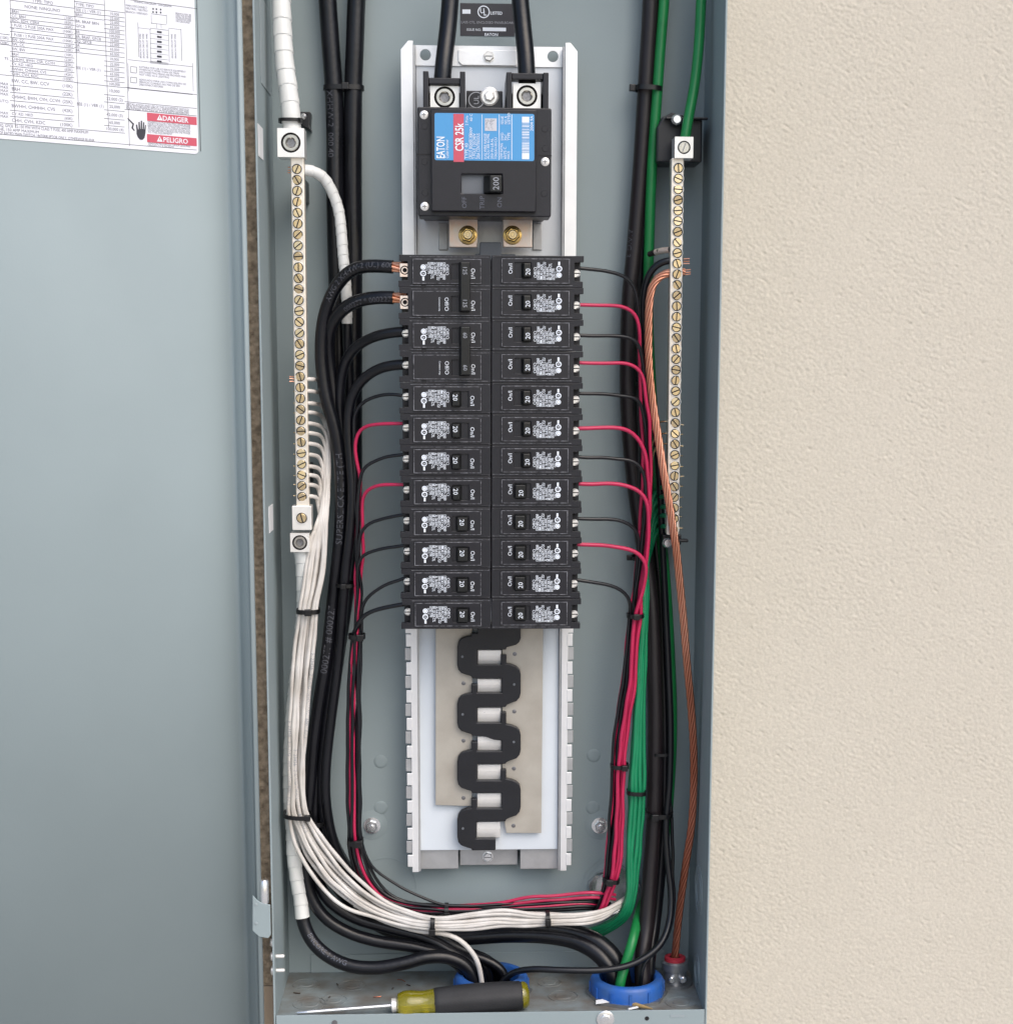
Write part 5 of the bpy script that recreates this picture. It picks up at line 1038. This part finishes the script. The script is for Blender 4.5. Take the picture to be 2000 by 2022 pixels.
tie('black tie round thin wires just left of the bottom left breaker', 705, 1256, 14.5, .052, .008, 0, 9, .5)
tie('black tie on black feeders level with the eleventh breaker row', 684, 1154, 17, .058, .011, 0, 7, -.2)
tie('black tie holding white wires above their bend at lower left', 588, 1608, 25, .055, .012, 5, 8, .85, th=.0013)
tie('black tie on feeders with its head sticking out left of bolt', 622, 1619, 20, .074, .014, 10, 9, 1)
tie('black tie round red and black wires beside the left wall bolt', 702, 1661, 14, .054, .008, 0, 10, .5, 0)
tie('small black tie on the level black wires under the chassis', 882, 1796, 9.5, .0575, .0075, 90, 8, .6, -14)
tie('black tie on the white bundle left of the single white branch', 854, 1825, 16.5, .0455, .0075, 93, 9, .6)
tie('black tie on the white bundle toward the right conduit', 1081, 1815.5, 14, .0465, .0075, 90, 8, -.1)
tie('black tie round red and black wires below the right breakers', 1254, 1215, 15, .051, .0075, 0, 8, .0)
tie('black tie on red wires level with the lower zigzag insulator', 1223, 1512, 16.5, .054, .0075, 0, 8, .5)
tie('black tie round the green wires at lower right', 1256, 1564, 17, .0565, .0075, 3, 8, None)
tie('thin black tie round black cables behind the green wires', 1304, 1484, 21, .079, .0135, 0, 6, .95)
tie('wide black tie round black cables at lower right', 1301, 1605, 25, .074, .0135, 0, 9, -.45)
tie('black tie low on red wires above the white bundle end', 1206, 1737, 14.5, .0565, .0075, 5, 9, -.3)
tie('black tie with head showing left of black cables at mid right', 1262, 1101, 15, .086, .012, 0, 7, -1)
# ================================================================== CONDUIT BUSHINGS, CONNECTOR
for k, (x, y, side) in enumerate(RINGS):
    e = thing('conduit_bushing', 'blue plastic conduit bushing at the %s, %s' % (('lower centre', 'partly behind the screwdriver') if k == 0 else ('lower right', 'with thick black cables inside')), 'bushing', (x, y, ZF), 'blue conduit bushings')
    m = MB(); n = 48; L_ = []
    for rr_, zz in ((RR, .001), (RR, .0135), (RR - .0015, .0160), (RR - .004, .0172), (RR - .0075, .0165), (RR - .0088, .0140), (RR - .0088, .001)):
        L_.append([(x + rr_ * math.cos(2 * math.pi * i / n), y + rr_ * math.sin(2 * math.pi * i / n), ZF + zz) for i in range(n)])
    m.loops(L_ + [L_[0]])
    for i in range(12):
        a = 2 * math.pi * i / 12; c_, s_ = math.cos(a), math.sin(a); o_ = Vector((x + RR * c_, y + RR * s_, ZF + .007)); T = Vector((-s_, c_, 0)) * .0011; N_ = Vector((c_, s_, 0)) * .0009
        V = [o_ + T * i1 + N_ * i2 + Vector((0, 0, .0055 * i3)) for i1 in (-1, 1) for i2 in (-1, 1) for i3 in (-1, 1)]; m.add(V, [(0, 1, 3, 2), (4, 6, 7, 5), (0, 4, 5, 1), (2, 3, 7, 6), (0, 2, 6, 4), (1, 5, 7, 3)])
    m.build('bushing_ring', 'blue_plastic', e, 40)
    m = MB(); m.lathe([(RR + .0035, 0), (RR + .0035, .0028), (RR - .004, .0028)], (x, y, ZF + .0002), (0, 0, 1), 8, 0, False, False); m.build('locknut', 'zinc', e, 30)
    m = MB(); m.lathe([(.0248, -.06), (.0248, 0), (RR - .0089, .004)], (x, y, ZF), (0, 0, 1), 40, 0, True, False); m.build('conduit', 'grey_plastic', e, 40)
cp = UZ(1331, 1922, ZF + .01)
e = thing('ground_connector', 'small steel clamp connector with red bushing holding the copper conductor', 'connector', (.1652, .0705, ZF))
m = MB(); m.lathe([(.0160, 0), (.0160, .0026), (.0112, .0030), (.0106, .013), (.0122, .0138), (.0122, .0205), (.0106, .0218), (.0072, .0218), (.0068, .010)], (.1652, .0705, ZF + .0002), (0, 0, 1), 28, 0, False, True); m.build('clamp_body', 'zinc', e, 35)
m = MB(); m.lathe([(.0094, .0208), (.0094, .0246), (.0068, .0258), (.0048, .0240)], (.1652, .0705, ZF + .0002), (0, 0, 1), 24, 0, False, False); m.build('red_bushing', 'red_rubber', e, 40)
for dx in (-.004, .006):
    m = MB(); m.lathe([(.0030, 0), (.0030, .003), (.002, .0038)], (.1652 + dx, .0705 - .0100, ZF + .008), (0, -1, 0), 14, 0); m.build('clamp_screw', 'chrome', e, 35)
# ================================================================== SCREWDRIVER ON THE FLOOR
p0 = Vector((-.1655, .0052, ZF + .0042)); p1 = Vector((.0325, .0165, ZF + .0132)); ax = (p1 - p0).normalized()
def on(u): return p0 + (p1 - p0) * ((U(u, 1980, .01).x - p0.x) / (p1.x - p0.x))
e = thing('screwdriver', 'screwdriver with yellow and dark grey handle lying on the box floor', 'screwdriver', p0)
def seg(u0, prof, mt, nm, n=28):
    o_ = on(u0); m = MB(); m.lathe(prof, o_, ax, n); return m.build(nm, mt, e, 40)
k = px2m(on(900)); L_ = lambda u0, u1: (on(u1) - on(u0)).length
seg(585, [(.0004, 0), (.0016, .002), (.0019, .012), (.0019, L_(585, 776))], 'chrome', 'shaft', 16)
seg(772, [(.0042, 0), (.0062, .0008), (.0062, .0045), (.0050, .0058)], 'tin', 'ferrule', 20)
seg(783, [(.0060, 0), (.0095, .0015), (.0115, .006), (.0118, .012), (.0105, .020), (.0104, .024), (.0116, L_(783, 858))], 'yellow_acetate', 'yellow_collar')
m = MB(); n = 30; LL = []
Lg = L_(857, 1032)
for t in [0, .02, .06, .15, .3, .45, .6, .75, .88, .97, 1]:
    o_ = on(857) + ax * Lg * t; b = ax.orthogonal().normalized(); c_ = ax.cross(b); rr_ = .0122 + .0012 * math.sin(math.pi * t) - (.0010 if t in (0, 1) else 0)
    LL.append([o_ + (b * math.cos(2 * math.pi * i / n) + c_ * math.sin(2 * math.pi * i / n)) * rr_ * (1 + .028 * math.cos(6 * 2 * math.pi * i / n)) for i in range(n)])
m.loops(LL, 0, True, True); m.build('grip', 'grip', e, 40)
seg(1031, [(.0118, 0), (.0114, .003), (.0090, .0055), (.004, .0062)], 'yellow_acetate', 'end_cap')
# scraps by the right conduit
p = UZ(1193, 1981, ZF + .002); m = MB(); m.add([p + Vector(v) for v in ((-.0075, -.002, .0), (.0070, -.0022, .002), (.0078, .0022, .004), (-.0070, .0028, .0015), (-.0075, -.002, .0003), (.0070, -.0022, .0023), (.0078, .0022, .0043), (-.0070, .0028, .0018))], [(0, 1, 2, 3), (4, 5, 6, 7), (0, 1, 5, 4), (1, 2, 6, 5), (2, 3, 7, 6), (3, 0, 4, 7)])
o = m.build('paper_scrap', 'paper', None); tag(o, 'white paper scrap in front of the right blue bushing', 'scrap')
a, b = UZ(1224, 1977, ZF + .003), UZ(1287, 1992, ZF + .003); m = MB(); m.tube([a, a.lerp(b, .35) + Vector((0, 0, .0004)), a.lerp(b, .7), b], [.0024, .0022, .0017, .0006], 8)
o = m.build('straw_scrap', 'straw', None, 50); tag(o, 'pointed straw-coloured sliver in front of the right blue bushing', 'scrap')
a, b = UZ(1262, 1988, ZF + .002), UZ(1240, 1993, ZF + .002); m = MB(); m.tube([a, a.lerp(b, .5), b], .001, 8); o = m.build('wire_scrap', 'paper', None, 50); tag(o, 'tiny white wire clipping beside the straw-coloured sliver', 'scrap')
rnd = random.Random(5)
for q in range(14):
    u, v = rnd.uniform(570, 1150), rnd.uniform(1935, 1990); p = UZ(u, v, ZF + .0008)
    if any((p.x - x) ** 2 + (p.y - y) ** 2 < (RR + .006) ** 2 for x, y, _ in RINGS) or p.y < .028: continue
    a = rnd.uniform(0, 6.28); L1 = rnd.uniform(.001, .0045); d = Vector((math.cos(a), math.sin(a), .05)) * L1; m = MB()
    m.tube([p - d, p + Vector((d.y * .3, -d.x * .3, .0003)), p + d], rnd.uniform(.0003, .0006), 5)
    o = m.build('debris', rnd.choice(['dirt', 'dirt', 'copper_aged', 'cable_black']), None, 50); tag(o, 'tiny dark clipping lying on the dusty box floor', 'clipping', 'clippings on the box floor')
